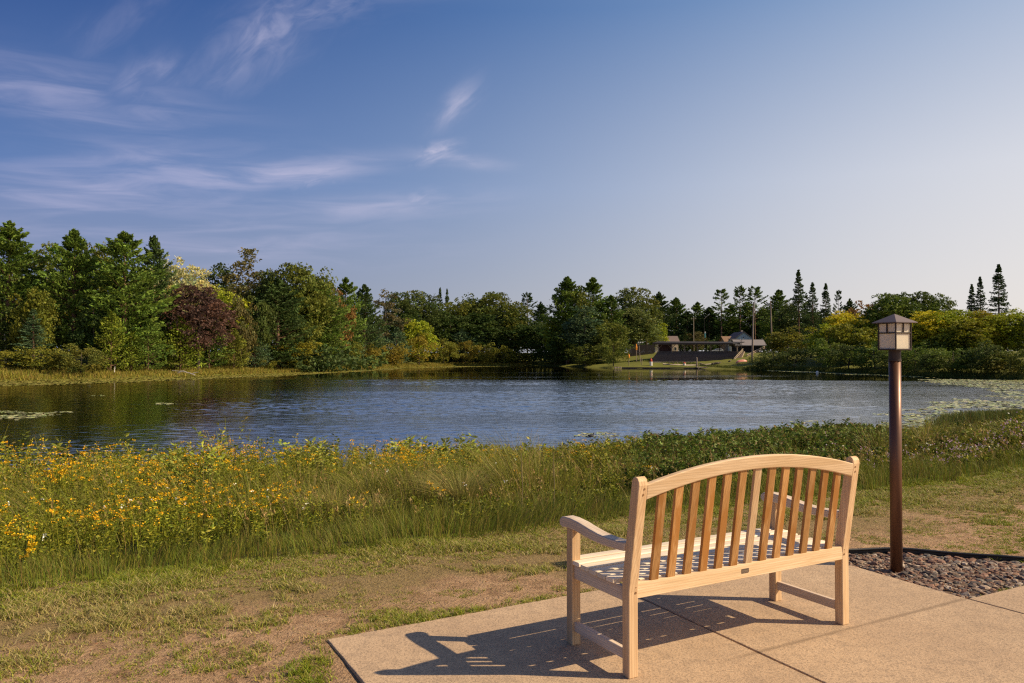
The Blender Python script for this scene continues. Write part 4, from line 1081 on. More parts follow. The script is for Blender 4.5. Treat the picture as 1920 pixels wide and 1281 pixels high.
for px, py, rr, hh_, n_, pl in [(615, 985, .35, .62, 700, TAN), (690, 955, .4, .8, 800, MG + TAN), (860, 975, .45, .62, 900, TAN), (905, 940, .5, .75, 900, TAN + MG), (250, 905, .6, .95, 1100, RED + MG), (320, 880, .6, 1.0, 1100, RED + TAN),
                              (780, 905, .7, 1.0, 1200, MG), (1010, 930, .5, .7, 800, MG + TAN), (460, 900, .6, .95, 900, TAN), (120, 890, .6, 1.0, 900, MG + RED), (1000, 880, .7, .8, 900, [(.06, .08, .012)]), (700, 1000, .3, .45, 500, TAN)]:
    x0_, y0_ = gp(px, py, -.45); a = rng.uniform(0, 6.28, n_); rad_ = rr * .35 * np.sqrt(rng.random(n_)); bx = x0_ + np.cos(a) * rad_; by = y0_ + np.sin(a) * rad_
    h_ = hh_ * rng.uniform(.55, 1.05, n_); ln = rr * rng.uniform(.3, 1.5, n_)
    g.append(blades(np.stack([bx, by, ground(bx, by)], -1), h_, .0055, np.stack([np.cos(a) * ln - .12, np.sin(a) * ln], -1), pick(pl, n_) * 1.15, 4, .9))
me = qmesh('meadow_grass', np.concatenate([q[0] for q in g]), VEG, np.concatenate([q[1] for q in g]) * np.array([1.42, 1.42, 1.15])); print('mgrass', sum(len(q[0]) for q in g))
tag(link('meadow_grass', me), 'tall unmown meadow grass in green and tan between lawn and pond', 'grass', kind='stuff')

# 2. flowering forbs (yellow button and goldenrod heads)
def forbs(n, s0, s1, hmin, hmax, leafpal, flowpal, dens, ns=4, nl=16, nf=16, lsz=.045, fsz=.013, flat=True, prob=.85, dmax=42, topleaf=0., headr=.035):
    x, y, s, d = meadow_pts(n, s0, s1, dens, dmax); M = len(x); print('forbs', M)
    zg = ground(x, y); sc = hgt_scale(x, y, s); grow = np.clip(d / 9, 1, 2.6)
    k = np.repeat(np.arange(M), ns); N = len(k)
    h = (rng.uniform(hmin, hmax, M) * (.62 + .76 * fbm(x * .9, y * .9, 88, 3)))[k] * sc[k] * rng.uniform(.75, 1.08, N)
    a = rng.uniform(0, 6.28, N); ln = h * rng.uniform(.05, .32, N); L2 = np.stack([np.cos(a) * ln, np.sin(a) * ln], -1)
    b3 = np.stack([x[k] + rng.normal(0, .03, N), y[k] + rng.normal(0, .03, N), zg[k]], -1)
    tone = rng.uniform(.75, 1.25, M)[k][:, None]
    st, sc_ = blades(b3, h, .005 * grow[k], L2, pick(leafpal, N) * .8 * tone, 3, 0., .5)
    kk = np.repeat(np.arange(N), nl); t = rng.uniform(.12, .97, len(kk)) ** (.8)
    pos = b3[kk] + np.stack([L2[kk, 0] * t ** 1.7, L2[kk, 1] * t ** 1.7, h[kk] * t], -1)
    aa = rng.uniform(0, 6.28, len(kk)); rr = lsz * grow[k][kk] * rng.uniform(.4, 1.0, len(kk))
    dr = np.stack([np.cos(aa), np.sin(aa), rng.uniform(-.1, .9, len(kk))], -1)
    lf = leafq(pos + dr * rr[:, None] * .6, rr * 1.25, dr, .38); lc = pick(leafpal, len(kk)) * tone[kk]
    has = rng.random(M) < prob * (np.clip((fbm(x * .55 + 9, y * .55, 57, 3) - .43) * 7, .16, 1.5) if nf > 6 else 1); kf = np.flatnonzero(has[k]); kf = np.repeat(kf, nf); F_ = len(kf)
    tip = b3[kf] + np.stack([L2[kf, 0], L2[kf, 1], h[kf]], -1)
    an = rng.uniform(0, 6.28, F_); R_ = headr * np.sqrt(rng.random(F_)) * np.clip(grow[k][kf], 1, 1.6)
    if flat: o_ = np.stack([np.cos(an) * R_, np.sin(an) * R_, rng.normal(0, .007, F_) - R_ * .25], -1); dd = np.stack([np.cos(an), np.sin(an), rng.normal(0, .25, F_)], -1)
    else: o_ = np.stack([np.cos(an) * R_ * .6, np.sin(an) * R_ * .6, -rng.random(F_) * .11], -1); dd = rng.normal(size=(F_, 3))
    fq = leafq(tip + o_, fsz * rng.uniform(.7, 1.3, F_) * np.clip(grow[k][kf], 1, 2), dd, .9); fc = pick(flowpal, F_, .15)
    return [(st, sc_), (lf, lc)], (fq, fc)
FL = [(.13, .15, .012), (.17, .18, .016), (.095, .115, .010), (.21, .20, .02)]
YF = [(.66, .36, .008), (.72, .42, .010), (.56, .27, .008)]
YD = [(.62, .32, .012), (.45, .26, .02), (.70, .45, .02)]
def dl(x, y, s, d):   # tansy on the left and up to the thicket
    p = pxof(x, y); f = fbm(x * .55 + 5, y * .55, 41, 3)
    return np.clip((f - .47) * 8, .03, 1) * np.clip((1230 - p) / 90, 0, 1) * np.clip(9 / d, .35, 1) * np.clip((s - .45 - .9 * np.clip((p - 400) / 500, 0, 1)) / .6, 0, 1)
L1, F1 = forbs(11000, .5, 9, .72, .98, FL, YF, dl, nl=26, nf=14, lsz=.032, fsz=.013, headr=.026, ns=5, prob=.62)
def dfar(x, y, s, d):
    p = pxof(x, y); return .9 * np.clip((1230 - p) / 60, 0, 1) * np.clip(12 / d, .4, 1) * (fbm(x * .4, y * .4, 44, 3) > .40)
L2_, F2 = forbs(9000, 5, 17, .85, 1.12, FL + [(.22, .17, .05), (.20, .18, .04)], YD, dfar, ns=5, nl=20, nf=10, lsz=.042, flat=False, prob=.22)
# pale leafy shoots standing up against the water
SHT = [(.20, .22, .035), (.26, .27, .055), (.15, .18, .025)]
def dsh(x, y, s, d):
    p = pxof(x, y); return (np.clip(1 - np.abs(p - 320) / 110, 0, 1) + np.clip(1 - np.abs(p - 600) / 70, 0, 1) + np.clip(1 - np.abs(p - 820) / 150, 0, 1) + .12) * (p < 1180) * .8
L3, F3 = forbs(1500, 4.5, 13, 1.0, 1.22, SHT, YF, dsh, ns=5, nl=50, nf=2, lsz=.062, prob=.1, headr=.01)
# green broad leaved growth right of the thicket
def drt(x, y, s, d):
    p = pxof(x, y); return np.clip((p - 1560) / 120, 0, 1) * np.clip(12 / d, .35, 1)
L4, F4 = forbs(15000, 1.0, 19, .72, .95, [(.12, .14, .018), (.16, .17, .025), (.085, .11, .016), (.14, .11, .035)], [(.30, .17, .05), (.50, .36, .03)], drt, ns=6, nl=26, nf=5, lsz=.042, flat=False, prob=.35)
# purple knapweed by the mown edge on the right
def dpu(x, y, s, d):
    p = pxof(x, y); return (np.clip((p - 1240) / 160, 0, 1) * (.35 + .65 * np.clip((p - 1600) / 150, 0, 1)))
L5, F5 = forbs(1500, .25, 2.2, .9, 1.3, MG, [(.42, .27, .50), (.52, .36, .58), (.36, .22, .44)], dpu, ns=5, nl=8, nf=5, lsz=.03, fsz=.010, prob=.7, headr=.007)
# white daisies and others
L6, F6 = forbs(500, .3, 3.0, .9, 1.3, MG, [(.75, .75, .68), (.7, .7, .7)], lambda x, y, s, d: np.full(len(x), .55), ns=2, nl=4, nf=5, lsz=.03, fsz=.012, prob=.8, headr=.012)
# bramble and raspberry thicket behind the bench
BRM = [(.075, .115, .018), (.10, .14, .022), (.05, .085, .014), (.13, .17, .035), (.12, .08, .03)]
def dbr(x, y, s, d):
    p = pxof(x, y); return np.clip((p - 1165) / 60, 0, 1) * np.clip((1690 - p) / 100, 0, 1) * np.clip(14 / d, .4, 1)
L7, F7 = forbs(13000, 1.7, 15, .80, 1.05, BRM, BRM, dbr, ns=6, nl=38, nf=3, lsz=.05, flat=False, prob=.5)
# rough leafy foot under the flowers so that no soil shows
L8, F8 = forbs(12000, .6, 17, .42, .62, FL + MG + [(.05, .07, .012)], FL, lambda x, y, s, d: .75 * np.clip(10 / d, .3, 1), ns=5, nl=22, nf=1, lsz=.042, prob=.05)
def put(name, parts, label, cat):
    me = qmesh(name, np.concatenate([p[0] for p in parts]), VEG, np.clip(np.concatenate([p[1] for p in parts]) * np.array([1.42, 1.42, 1.15]), 0, .95)); print(name, sum(len(p[0]) for p in parts))
    return tag(link(name, me), label, cat, kind='stuff')
put('yellow_wildflowers', L1 + [F1], 'yellow button flowers on leafy stems crowding the meadow left of the bench', 'wildflowers')
put('goldenrod', L2_ + [F2], 'fading goldenrod and weeds along the top of the slope to the water', 'wildflowers')
put('leafy_shoots', L3 + [F3], 'pale green leafy shoots standing up in front of the water', 'plants')
put('green_weeds', L4 + [F4], 'yellow green weeds on the bank behind the lamp post', 'plants')
put('purple_wildflowers', L5 + [F5], 'small purple knapweed flowers along the mown edge right of the bench', 'wildflowers')
put('white_wildflowers', L6 + [F6], 'scattered small white flowers near the mown edge', 'wildflowers')
put('bramble_thicket', L7 + [F7], 'dense dark green bramble thicket behind the bench back', 'shrubs')
put('ground_cover', L8 + [F8], 'low leafy undergrowth beneath the meadow flowers', 'plants')

# ------------------------------------------------------------------ grandstand and the far landing
DS = 1.09
def at(px, py, D):
    D = D * (DS if 196 < D < 285 else 1); return ((px - 960) / FPX * D, D, CAM_H + (HOR - py) / FPX * D)
def far(name, px, D, label, cat, group=None, rz=0, z=None):
    D = D * (DS if 196 < D < 285 else 1); x = (px - 960) / FPX * D
    return empty(name, (x, D, gz(x, D) if z is None else z), rz, label, cat, group)
DW = simple('dark weathered timber', (.060, .048, .042), .85, var=.35, scale=2, spec=.15)
DW2 = simple('dark roofing', (.035, .032, .034), .8, var=.3, scale=1, spec=.2)
GW = simple('grey timber', (.27, .215, .17), .85, var=.3, scale=3, spec=.15)
LW = simple('pale timber', (.42, .34, .25), .8, var=.25, scale=3, spec=.15)
WHT = simple('white paint', (.72, .70, .64), .6, var=.06)
RED_ = simple('red paint', (.45, .06, .03), .6); ORG = simple('orange paint', (.75, .27, .02), .6)
GLS = simple('window glass', (.03, .035, .04), .15, spec=.6); CON2 = simple('pale concrete', (.48, .40, .31), .85, var=.2, scale=1)
SEATW = simple('grey brown seat boards', (.115, .095, .088), .85, var=.45, scale=2, spec=.15)
gs = far('grandstand', 1220, 216, 'long dark timber grandstand with a flat roof on braced posts, facing the water', 'grandstand')
g0 = gs.location
ea = Vector((math.cos(R(-4)), math.sin(R(-4)), 0)); fa = Vector((math.sin(R(27)), math.cos(R(27)), 0)); GWD = 24.6
def gq(u, v, z): return tuple(ea * u + fa * v + Vector((0, 0, z)))
def gbox(mb, u0, u1, v0, v1, z0, z1):
    return mb.poly([gq(u, v, z) for z in (z0, z1) for u, v in ((u0, v0), (u1, v0), (u1, v1), (u0, v1))],
                   [(0, 3, 2, 1), (4, 5, 6, 7), (0, 1, 5, 4), (1, 2, 6, 5), (2, 3, 7, 6), (3, 0, 4, 7)])
NR = 9; RH = .37; RD = .93
for k in range(NR):
    mb = MB(); gbox(mb, 0, GWD, k * RD, k * RD + .04, k * RH, k * RH + RH - .052); gbox(mb, 0, GWD, k * RD + .045, k * RD + RD - .01, k * RH, k * RH + .03)
    gbox(mb, -.05, GWD + .05, k * RD - .1, k * RD + .26, k * RH + RH - .05, k * RH + RH)
    mb.build('bench_row', SEATW, gs)
sk = MB()
for k in range(NR): gbox(sk, -.12, -.07, k * RD, NR * RD, k * RH - .2, k * RH + RH - .06); gbox(sk, GWD + .07, GWD + .12, k * RD, NR * RD, k * RH - .2, k * RH + RH - .06)
sk.build('side_boarding', DW, gs)
gbm = MB(); gbox(gbm, -.3, GWD + .3, -.9, -.25, -.6, .12); gbm.build('kerb', CON2, gs)
ZR = 5.75
rf = MB(); rf.poly([gq(*p) for p in ((-.9, 4.9, ZR), (GWD + 1.1, 4.9, ZR - .15), (GWD + 1.1, 12.4, ZR + .35), (-.9, 12.4, ZR + .5), (-.9, 4.9, ZR + .22), (GWD + 1.1, 4.9, ZR + .07), (GWD + 1.1, 12.4, ZR + .57), (-.9, 12.4, ZR + .72))],
        [(0, 3, 2, 1), (4, 5, 6, 7), (0, 1, 5, 4), (1, 2, 6, 5), (2, 3, 7, 6), (3, 0, 4, 7)])
ro_ = rf.build('roof', DW2, gs)
fb = MB(); gbox(fb, -.9, GWD + 1.1, 4.82, 4.88, ZR - .38, ZR + .04); fb.build('fascia', DW, ro_)
for k in range(7):
    u = .3 + k * (GWD - .6) / 6
    pm = MB(); gbox(pm, u - .13, u + .13, 7.3, 7.56, 2.7, ZR - .02); pm.build('post', GW, gs)
    for sg in (-1, 1):
        bm_ = MB(); bm_.bar(gq(u + sg * .1, 7.4, ZR - 1.5), gq(u + sg * 1.25, 7.4, ZR - .25), .14); bm_.build('brace', GW, gs)
for k in range(6):
    u = .3 + (k + .5) * (GWD - .6) / 6
    pm = MB(); gbox(pm, u - .1, u + .1, 10.3, 10.5, 0, ZR + .3)
    pm.build('rear_post', DW, gs)
    for sg in (-1, 1):
        bm_ = MB(); bm_.bar(gq(u + sg * .05, 10.4, ZR - 1.2), gq(u + sg * 1.5, 10.4, ZR + .2), .12); bm_.build('brace', DW, gs)
bwm = MB(); gbox(bwm, -.4, 3.6, 9.4, 9.5, 2.4, ZR + .2); bwm.build('back_wall', simple('red brown boards', (.075, .035, .028), .85, var=.3), gs)
stp = MB()
for k in range(NR + 2): gbox(stp, GWD + .2, GWD + 1.9, k * RD * .8 - .3, k * RD * .8 + .6, k * RH * .85 - .3, k * RH * .85 + .08)
stp.build('stairs', LW, gs)
for dz in (.55, 1.05):
    h_ = MB(); h_.bar(gq(GWD + .25, -.4, dz), gq(GWD + 1.5, 7.6, dz + 3.1), .12); h_.build('handrail', LW, gs)
for k in range(5):
    t = k / 4; h_ = MB(); h_.bar(gq(GWD + .25 + 1.25 * t, -.3 + 7.8 * t, t * 3.0 - .4), gq(GWD + .25 + 1.25 * t, -.3 + 7.8 * t, 1.1 + 3.1 * t), .11); h_.build('rail_post', GW, gs)
# roof gutter board catching the sun at the right corner
gm = MB(); gm.bar(gq(GWD - 1.0, 4.0, ZR + .1), gq(GWD + 2.2, 3.6, ZR - .75), .12, .3); gm.build('barge_board', LW, ro_)

# ---- poles
def pole(name, px, ytop, pxb, yb, D, r, label, m=GW, cat='pole', group=None, arms=None):
    x0, _, z0 = at(pxb, yb, D); x1, _, z1 = at(px, ytop, D); D = D * (DS if 196 < D < 285 else 1); x0g = gz(x0, D)
    o = empty(name, (x0, D, x0g), 0, label, cat, group)
    mb = MB(); n = 6; H = z1 - x0g
    mb.tube([((x1 - x0) * t, 0, -.5 + (H + .5) * t) for t in np.linspace(0, 1, n)], [r * (1 - .35 * t) for t in np.linspace(0, 1, n)], 10); mb.build('shaft', m, o)
    return o, H, x1 - x0
o, H, dx = pole('tall_pole', 1413.6, 568, 1410, 681, 205, .31, 'taller leaning grey wooden pole at the right end of the grandstand', group='tall bare poles')
MB().tube([(dx, 0, H - .05), (dx, 0, H + .12)], .16, 10).build('cap', DW, o)
o, H, dx = pole('tall_pole', 1445, 565, 1448, 662, 222, .27, 'second tall grey wooden pole, in front of the bulky pine', group='tall bare poles')
MB().tube([(dx, 0, H - .05), (dx, 0, H + .12)], .13, 10).build('cap', DW, o)
o, H, dx = pole('utility_pole', 1300.8, 595, 1300.8, 645, 262, .15, 'pale utility pole with a crossarm behind the grandstand roof', LW)
MB().box(-.9, .9, -.06, .06, H - .7, H - .55).build('crossarm', GW, o)
for u in (-.75, 0, .75): MB().tube([(u, 0, H - .55), (u, 0, H - .3)], .06, 8).build('insulator', WHT, o)
o, H, dx = pole('street_lamp', 1320.6, 598, 1320.6, 650, 262, .10, 'dark street lamp pole with a rising arm and a small banner', DW2, 'street lamp')
MB().bar((0, 0, H), (1.6, 0, H + 1.5), .10).build('arm', LW, o); MB().bar((1.3, 0, H + 1.25), (2.0, 0, H + 1.85), .22, .12).build('lamp_head', WHT, o)
MB().box(.14, .58, -.02, .02, H - 6.9, H - 5.3).build('banner', simple('teal cloth', (.10, .36, .36), .7), o)
MB().box(.14, .58, -.025, .025, H - 5.28, H - 4.7).build('banner_top', WHT, o)
o, H, dx = pole('floodlight_pole', 1198, 644, 1201, 678, 216, .12, 'leaning floodlight pole on the lawn left of the grandstand', GW)
MB().bar((dx - .7, 0, H), (dx + .7, 0, H + .1), .12).build('crossarm', GW, o)
for u in (-.65, 0, .65): MB().prism([(u - .2, H + .1), (u + .2, H + .15), (u + .16, H + .5), (u - .16, H + .45)], -.25, .25, 'y').build('floodlight', WHT, o)
MB().bar((dx * .4, -.2, H * .55), (-1.4, -.5, 0), .07).build('stay', DW2, o)
o, H, dx = pole('floodlight_pole', 1389.7, 638, 1390.5, 662, 224, .10, 'short floodlight pole in front of the dark shed', DW)
MB().box(-.55, .55, -.08, .08, H, H + .12).build('crossarm', GW, o)
for u in (-.4, .4): MB().box(u - .14, u + .14, -.2, .1, H + .13, H + .42).build('floodlight', WHT, o)

# ---- houses
def house(px0, px1, yb, ye, yr, D, depth, wallc, roofc, label, gable='front', wins=(), rz=0, z=None, chim=None):
    x0, _, z0 = at(px0, yb, D); x1, _, ze = at(px1, ye, D); zr = at(px0, yr, D)[2]; W_ = x1 - x0
    D = D * (DS if 196 < D < 285 else 1); zg = gz((x0 + x1) / 2, D) - .3
    o = empty('house', ((x0 + x1) / 2, D, zg), rz, label, 'house')
    h = ze - zg; hr = zr - zg; a = W_ / 2
    wm = simple('wall paint', wallc, .7, var=.06); rm = simple('shingles', roofc, .85, var=.25, scale=2, spec=.2)
    wb = MB()
    if gable == 'front': wb.prism([(-a, 0), (a, 0), (a, h), (0, hr), (-a, h)], 0, depth, 'y')
    else: wb.prism([(0, 0), (depth, 0), (depth, h), (depth / 2, hr), (0, h)], -a, a, 'x')
    wb.build('wall', wm, o)
    rb = MB(); t = .22; ov = .5
    if gable == 'front':
        sl_ = (hr - h) / a
        for sg in (-1, 1): rb.prism([(0, hr + .03), (sg * (a + ov), h - sl_ * ov + .03), (sg * (a + ov), h - sl_ * ov + .03 + t), (0, hr + .03 + t)][::sg], -ov, depth + ov, 'y')
    else:
        sl_ = (hr - h) / (depth / 2)
        rb.prism([(-ov, h - sl_ * ov + .03), (depth / 2, hr + .03), (depth / 2, hr + .03 + t), (-ov, h - sl_ * ov + .03 + t)], -a - ov, a + ov, 'x')
        rb.prism([(depth + ov, h - sl_ * ov + .03), (depth + ov, h - sl_ * ov + .03 + t), (depth / 2, hr + .03 + t), (depth / 2, hr + .03)], -a - ov, a + ov, 'x')
    r_o = rb.build('roof', rm, o)
    if chim is not None: MB().box(chim - .3, chim + .3, depth * .5, depth * .5 + .6, hr - .8, hr + .9).build('chimney', CON2, r_o)
    for (u, zz, ww, hh_) in wins:
        wf = MB().box(u - ww / 2 - .1, u + ww / 2 + .1, -.05, .02, zz - .1, zz + hh_ + .1).build('window', WHT, o)
        MB().box(u - ww / 2, u + ww / 2, -.07, -.055, zz, zz + hh_).build('pane', GLS, wf)
    return o
house(1228.5, 1245, 655, 642, 631, 270, 9, (.72, .60, .48), (.16, .12, .10), 'white gabled house half hidden by the bright small tree', wins=[(.2, 1.6, .7, 1.2), (1.15, 1.6, .7, 1.2)])
house(1249, 1272, 655, 641, 631, 274, 8, (.66, .50, .36), (.17, .13, .12), 'long low house with a brown grey roof left of the utility pole', 'side', [(-1.1, 1.2, 1.3, 1.3), (1.2, 1.2, .8, 1.2)])
house(1377, 1412, 655, 636, 623, 262, 12, (.42, .50, .56), (.14, .12, .13), 'pale blue gabled house behind the dark shed', chim=1.2, wins=[(0, 5.6, .35, .35)])
house(1360, 1376, 655, 641, 631.5, 266, 8, (.30, .22, .16), (.24, .155, .10), 'small house with a tan brown roof left of the blue gabled house', 'side', [(0, 1.2, .9, .9)])
o = far('annex', 1379, 250, 'low white annex with dark windows at the left end of the dark shed', 'building')
zz = at(0, 638.5, 250)[2] - o.location.z
MB().box(-1.6, 1.3, 0, 3, -.5, zz).build('wall', WHT, o); MB().prism([(-.3, zz + .02), (3.3, zz + .5), (3.3, zz + .7), (-.3, zz + .22)], -1.8, 1.5, 'x').build('roof', DW2, o)
for u in (-1.1, -.1, .8): w_ = MB().box(u - .3, u + .3, -.05, .01, zz - .85, zz - .2).build('window', GW, o); MB().box(u - .24, u + .24, -.07, -.055, zz - .8, zz - .25).build('pane', GLS, w_)
o = far('shed', 1412, 240, 'dark open sided shed with a grey roof right of the grandstand', 'shed')
zt_ = at(0, 648, 240)[2] - o.location.z; z2_ = at(0, 638, 240)[2] - o.location.z
MB().box(-5.6, 2.2, 0, 6, -.6, zt_).build('wall', simple('black brown boards', (.022, .018, .016), .9, var=.3), o)
MB().prism([(-.9, zt_ - .15), (3.0, z2_), (6.9, zt_ - .15), (6.9, zt_ + .1), (3.0, z2_ + .25), (-.9, zt_ + .1)], -6.2, 4.4, 'x').build('roof', simple('grey roof felt', (.20, .185, .19), .8, var=.2, scale=1), o)
for u in (2.6, 4.0): MB().box(u - .1, u + .1, .1, .3, -.6, zt_ - .1).build('post', DW, o)
o = far('fence', 1201, 246, 'dark board fence across the lawn below the poplars', 'fence')
zt_ = at(0, 646.5, 246)[2] - o.location.z
fm = MB()
for k in range(24): fm.box(-4.4 + k * .38, -4.4 + k * .38 + .36, 0, .05, -.4, zt_ + random.uniform(-.04, .04))
fm.build('boards', DW, o); MB().box(-4.4, 4.7, .055, .12, .6, .72).build('rail', DW, o)

# ---- things at the landing
def quay(px, D): D *= DS; x = (px - 960) / FPX * D; return x, gz(x, D)
def small(name, px, D, label, cat, group=None, dz=0): return far(name, px, D, label, cat, group)
xs0, xs1 = at(1166, 0, 207)[0], at(1306, 0, 206)[0]
sw = MB(); n = 14
qa, qb = gp(1166, 690.9, WZ), gp(1306, 691.35, WZ)
pts = [(qa[0] + (qb[0] - qa[0]) * k / n, qa[1] + (qb[1] - qa[1]) * k / n + random.uniform(-.1, .1)) for k in range(n + 1)]
for p, q in zip(pts[:-1], pts[1:]): sw.bar((p[0], p[1], WZ + .08), (q[0], q[1], WZ + .08), .30, .55)
tag(sw.build('sea_wall', DW), 'low dark timber edging along the water in front of the grandstand', 'wall')
def dock(px0, px1, D, label, w=1.6, tilt=0):
    D *= DS
    x0 = (px0 - 960) / FPX * D; x1 = (px1 - 960) / FPX * D; o = empty('dock', ((x0 + x1) / 2, D, WZ), 0, label, 'dock', 'small docks at the landing')
    L_ = x1 - x0; d = MB(); n = int(L_ / .3)
    for k in range(n): d.box(-L_ / 2 + k * L_ / n, -L_ / 2 + (k + 1) * L_ / n - .03, -w / 2, w / 2, .38, .45)
    d.build('deck', LW, o); MB().box(-L_ / 2, L_ / 2, -w / 2 + .02, -w / 2 + .12, .18, .375).build('beam', GW, o)
    for u in (-L_ / 2 + .3, 0, L_ / 2 - .3): MB().tube([(u, -w / 2 - .06, -1), (u, -w / 2 - .06, .7)], .07, 8).build('pile', GW, o)
dock(1151, 1165, 201, 'short pale dock poking out of the bushes left of the lawn')
dock(1306, 1336, 203, 'longer pale dock in front of the middle of the grandstand', 2.4)
o = small('mooring_post', 1306.5, 204.5, 'thick grey post at the dock before the grandstand', 'post'); zt_ = at(0, 670, 204.5)[2] - o.location.z
MB().tube([(0, 0, -1), (0, 0, zt_ * .9), (-.08, 0, zt_)], [.2, .19, .12], 10).build('shaft', GW, o); MB().tube([(0, 0, .5), (0, 0, .6)], .22, 10).build('ring', DW2, o)
rp = MB(); a_ = at(1313, 681, 209); c_ = at(1328, 686, 206); rp.bar(a_, c_, .25, .15); rp.bar((a_[0], a_[1] + .8, a_[2]), (c_[0], c_[1] + .8, c_[2]), .25, .15)
tag(rp.build('ramp', GW), 'narrow grey boards of a launching ramp beside the thick post', 'ramp')
path = MB(); pp = [at(1240, 683, 0)]
pts = [(a, c_ * DS) for a, c_ in [(1243, 212), (1262, 209.5), (1290, 208.8), (1316, 208.3), (1336, 209)]]
vs = []
for px, D in pts:
    for dv in (-.9, .9): x = (px - 960) / FPX * D; vs.append((x, D + dv, gz(x, D + dv) + .06))
path.poly(vs, [(2 * k, 2 * k + 1, 2 * k + 3, 2 * k + 2)[::-1] for k in range(len(pts) - 1)])
tag(path.build('path', CON2), kind='structure')
def marker(px, D, ytop, body, band, label, group=None, post=False):
    o = small('buoy' if not post else 'marker_post', px, D, label, 'buoy' if not post else 'marker', group)
    H = at(0, ytop, D)[2] - o.location.z
    if post:
        MB().tube([(0, 0, -.3), (0, 0, H * .65)], .10, 8).build('shaft', GW, o)
        MB().tube([(0, 0, H * .66), (0, 0, H * .8), (0, 0, H)], [.24, .32, .12], 10).build('head', band, o)
    else:
        MB().tube([(0, 0, 0), (0, 0, H * .55)], [.42, .42], 12).build('drum', body, o)
        MB().tube([(0, 0, H * .56), (0, 0, H * .82), (0, 0, H)], [.40, .34, .1], 12).build('top', band, o)
marker(1220.6, 209, 672, WHT, RED_, 'white buoy with a red top at the left end of the grandstand', 'buoys by the landing')
marker(1283, 208.5, 679, WHT, RED_, 'low white and red buoy in front of the middle of the grandstand', 'buoys by the landing')
marker(1179, 211, 664, None, ORG, 'orange headed marker post at the edge of the bushes', post=True)
marker(1193, 218, 645, None, ORG, 'taller orange headed marker beside the leaning floodlight pole', post=True)
o = small('bollard', 1203.5, 211, 'short grey post beside the leaning floodlight pole', 'post'); MB().tube([(0, 0, -.3), (0, 0, 1.9)], .10, 8).build('shaft', GW, o); MB().tube([(0, 0, 1.9), (0, 0, 2.0)], .13, 8).build('cap', DW, o)
for (px, lab) in ((1258.5, 'left one of two dark picnic tables before the grandstand'), (1266.5, 'right one of two dark picnic tables before the grandstand')):
    o = small('picnic_table', px, 210.5, lab, 'table', 'picnic tables before the grandstand')
    MB().box(-.8, .8, -.4, .4, 1.0, 1.1).build('tabletop', DW, o)
    for sg in (-1, 1):
        MB().box(-.8, .8, sg * .75 - .14, sg * .75 + .14, .55, .62).build('seat', DW, o)
        MB().bar((sg * .6, -.75, 0), (sg * .6, .3, 1.0), .1).build('leg', GW, o); MB().bar((sg * .6, .75, 0), (sg * .6, -.3, 1.0), .1).build('leg', GW, o)
rng = np.random.default_rng(3)
for k, (px, D, s_) in enumerate([(1336, 207, .55), (1340, 207.2, .7), (1345, 206.8, .6), (1349, 207, .5), (1368, 209, .45)]):
    V, cc = stones(1, [(-5, -5), (5, -5), (5, 5), (-5, 5)], s_, s_ + .01, 0)
    V = V - V.reshape(-1, 3).mean(0); x, z = quay(px, D)
    me = qmesh('boulder', V, simple('dark rock', (.10, .085, .07), .9, var=.4, scale=2)); o = link('boulder', me, None, (x, D * DS, z + .25))
    tag(o, ['squat dark boulder at the right end of the longer dock', 'largest dark boulder of the row right of the longer dock', 'third dark boulder of the row right of the longer dock',
            'smallest dark boulder ending the row right of the longer dock', 'lone boulder by the grandstand stairs'][k], 'boulder', 'boulders at the landing')
# overturned canoe
o = small('canoe', 1390, 203, 'overturned pinkish red canoe lying on the grass below the first tall pole', 'canoe'); o.rotation_euler = (0, R(-7), R(12)); o.location.z += .45
cn = MB(); N = 14; vs = []; fs = []
for k in range(N + 1):
    t = k / N * 2 - 1; w_ = .62 * (1 - abs(t) ** 2.6) ** .7 + .01; hgt_ = .62 + .28 * abs(t) ** 3
    for j_ in range(7):
        a = math.pi * j_ / 6; vs.append((t * 1.75, math.cos(a) * w_, math.sin(a) * .55 * (1 - .35 * abs(t) ** 3) - .05 - .28 * abs(t) ** 3))
for k in range(N):
    for j_ in range(6): fs.append((k * 7 + j_, k * 7 + j_ + 1, (k + 1) * 7 + j_ + 1, (k + 1) * 7 + j_))
cn.poly(vs, fs); cn.build('hull', simple('faded red hull', (.60, .22, .16), .45), o, smooth=True)
MB().tube([(-1.75, 0, .0), (-1, 0, .48), (0, 0, .515), (1, 0, .48), (1.75, 0, .0)], .035, 6).build('keel', WHT, o)
# walkway fence up the slope right of the poles
fo = far('railing', 1418, 226, 'grey railing climbing the slope beside the dark shed', 'railing')
A0 = Vector(at(1400, 672, 218)); A1 = Vector(at(1434, 655, 236))
for dz in (.5, 1.0):
    m_ = MB(); a_ = A0 - fo.location; b_ = A1 - fo.location; m_.bar(a_ + Vector((0, 0, dz)), b_ + Vector((0, 0, dz)), .14, .2); m_.build('rail', GW, fo)
for k in range(6):
    p_ = A0.lerp(A1, k / 5) - fo.location; m_ = MB(); m_.bar(p_ + Vector((0, 0, -.6)), p_ + Vector((0, 0, 1.15)), .16); m_.build('post', GW, fo)
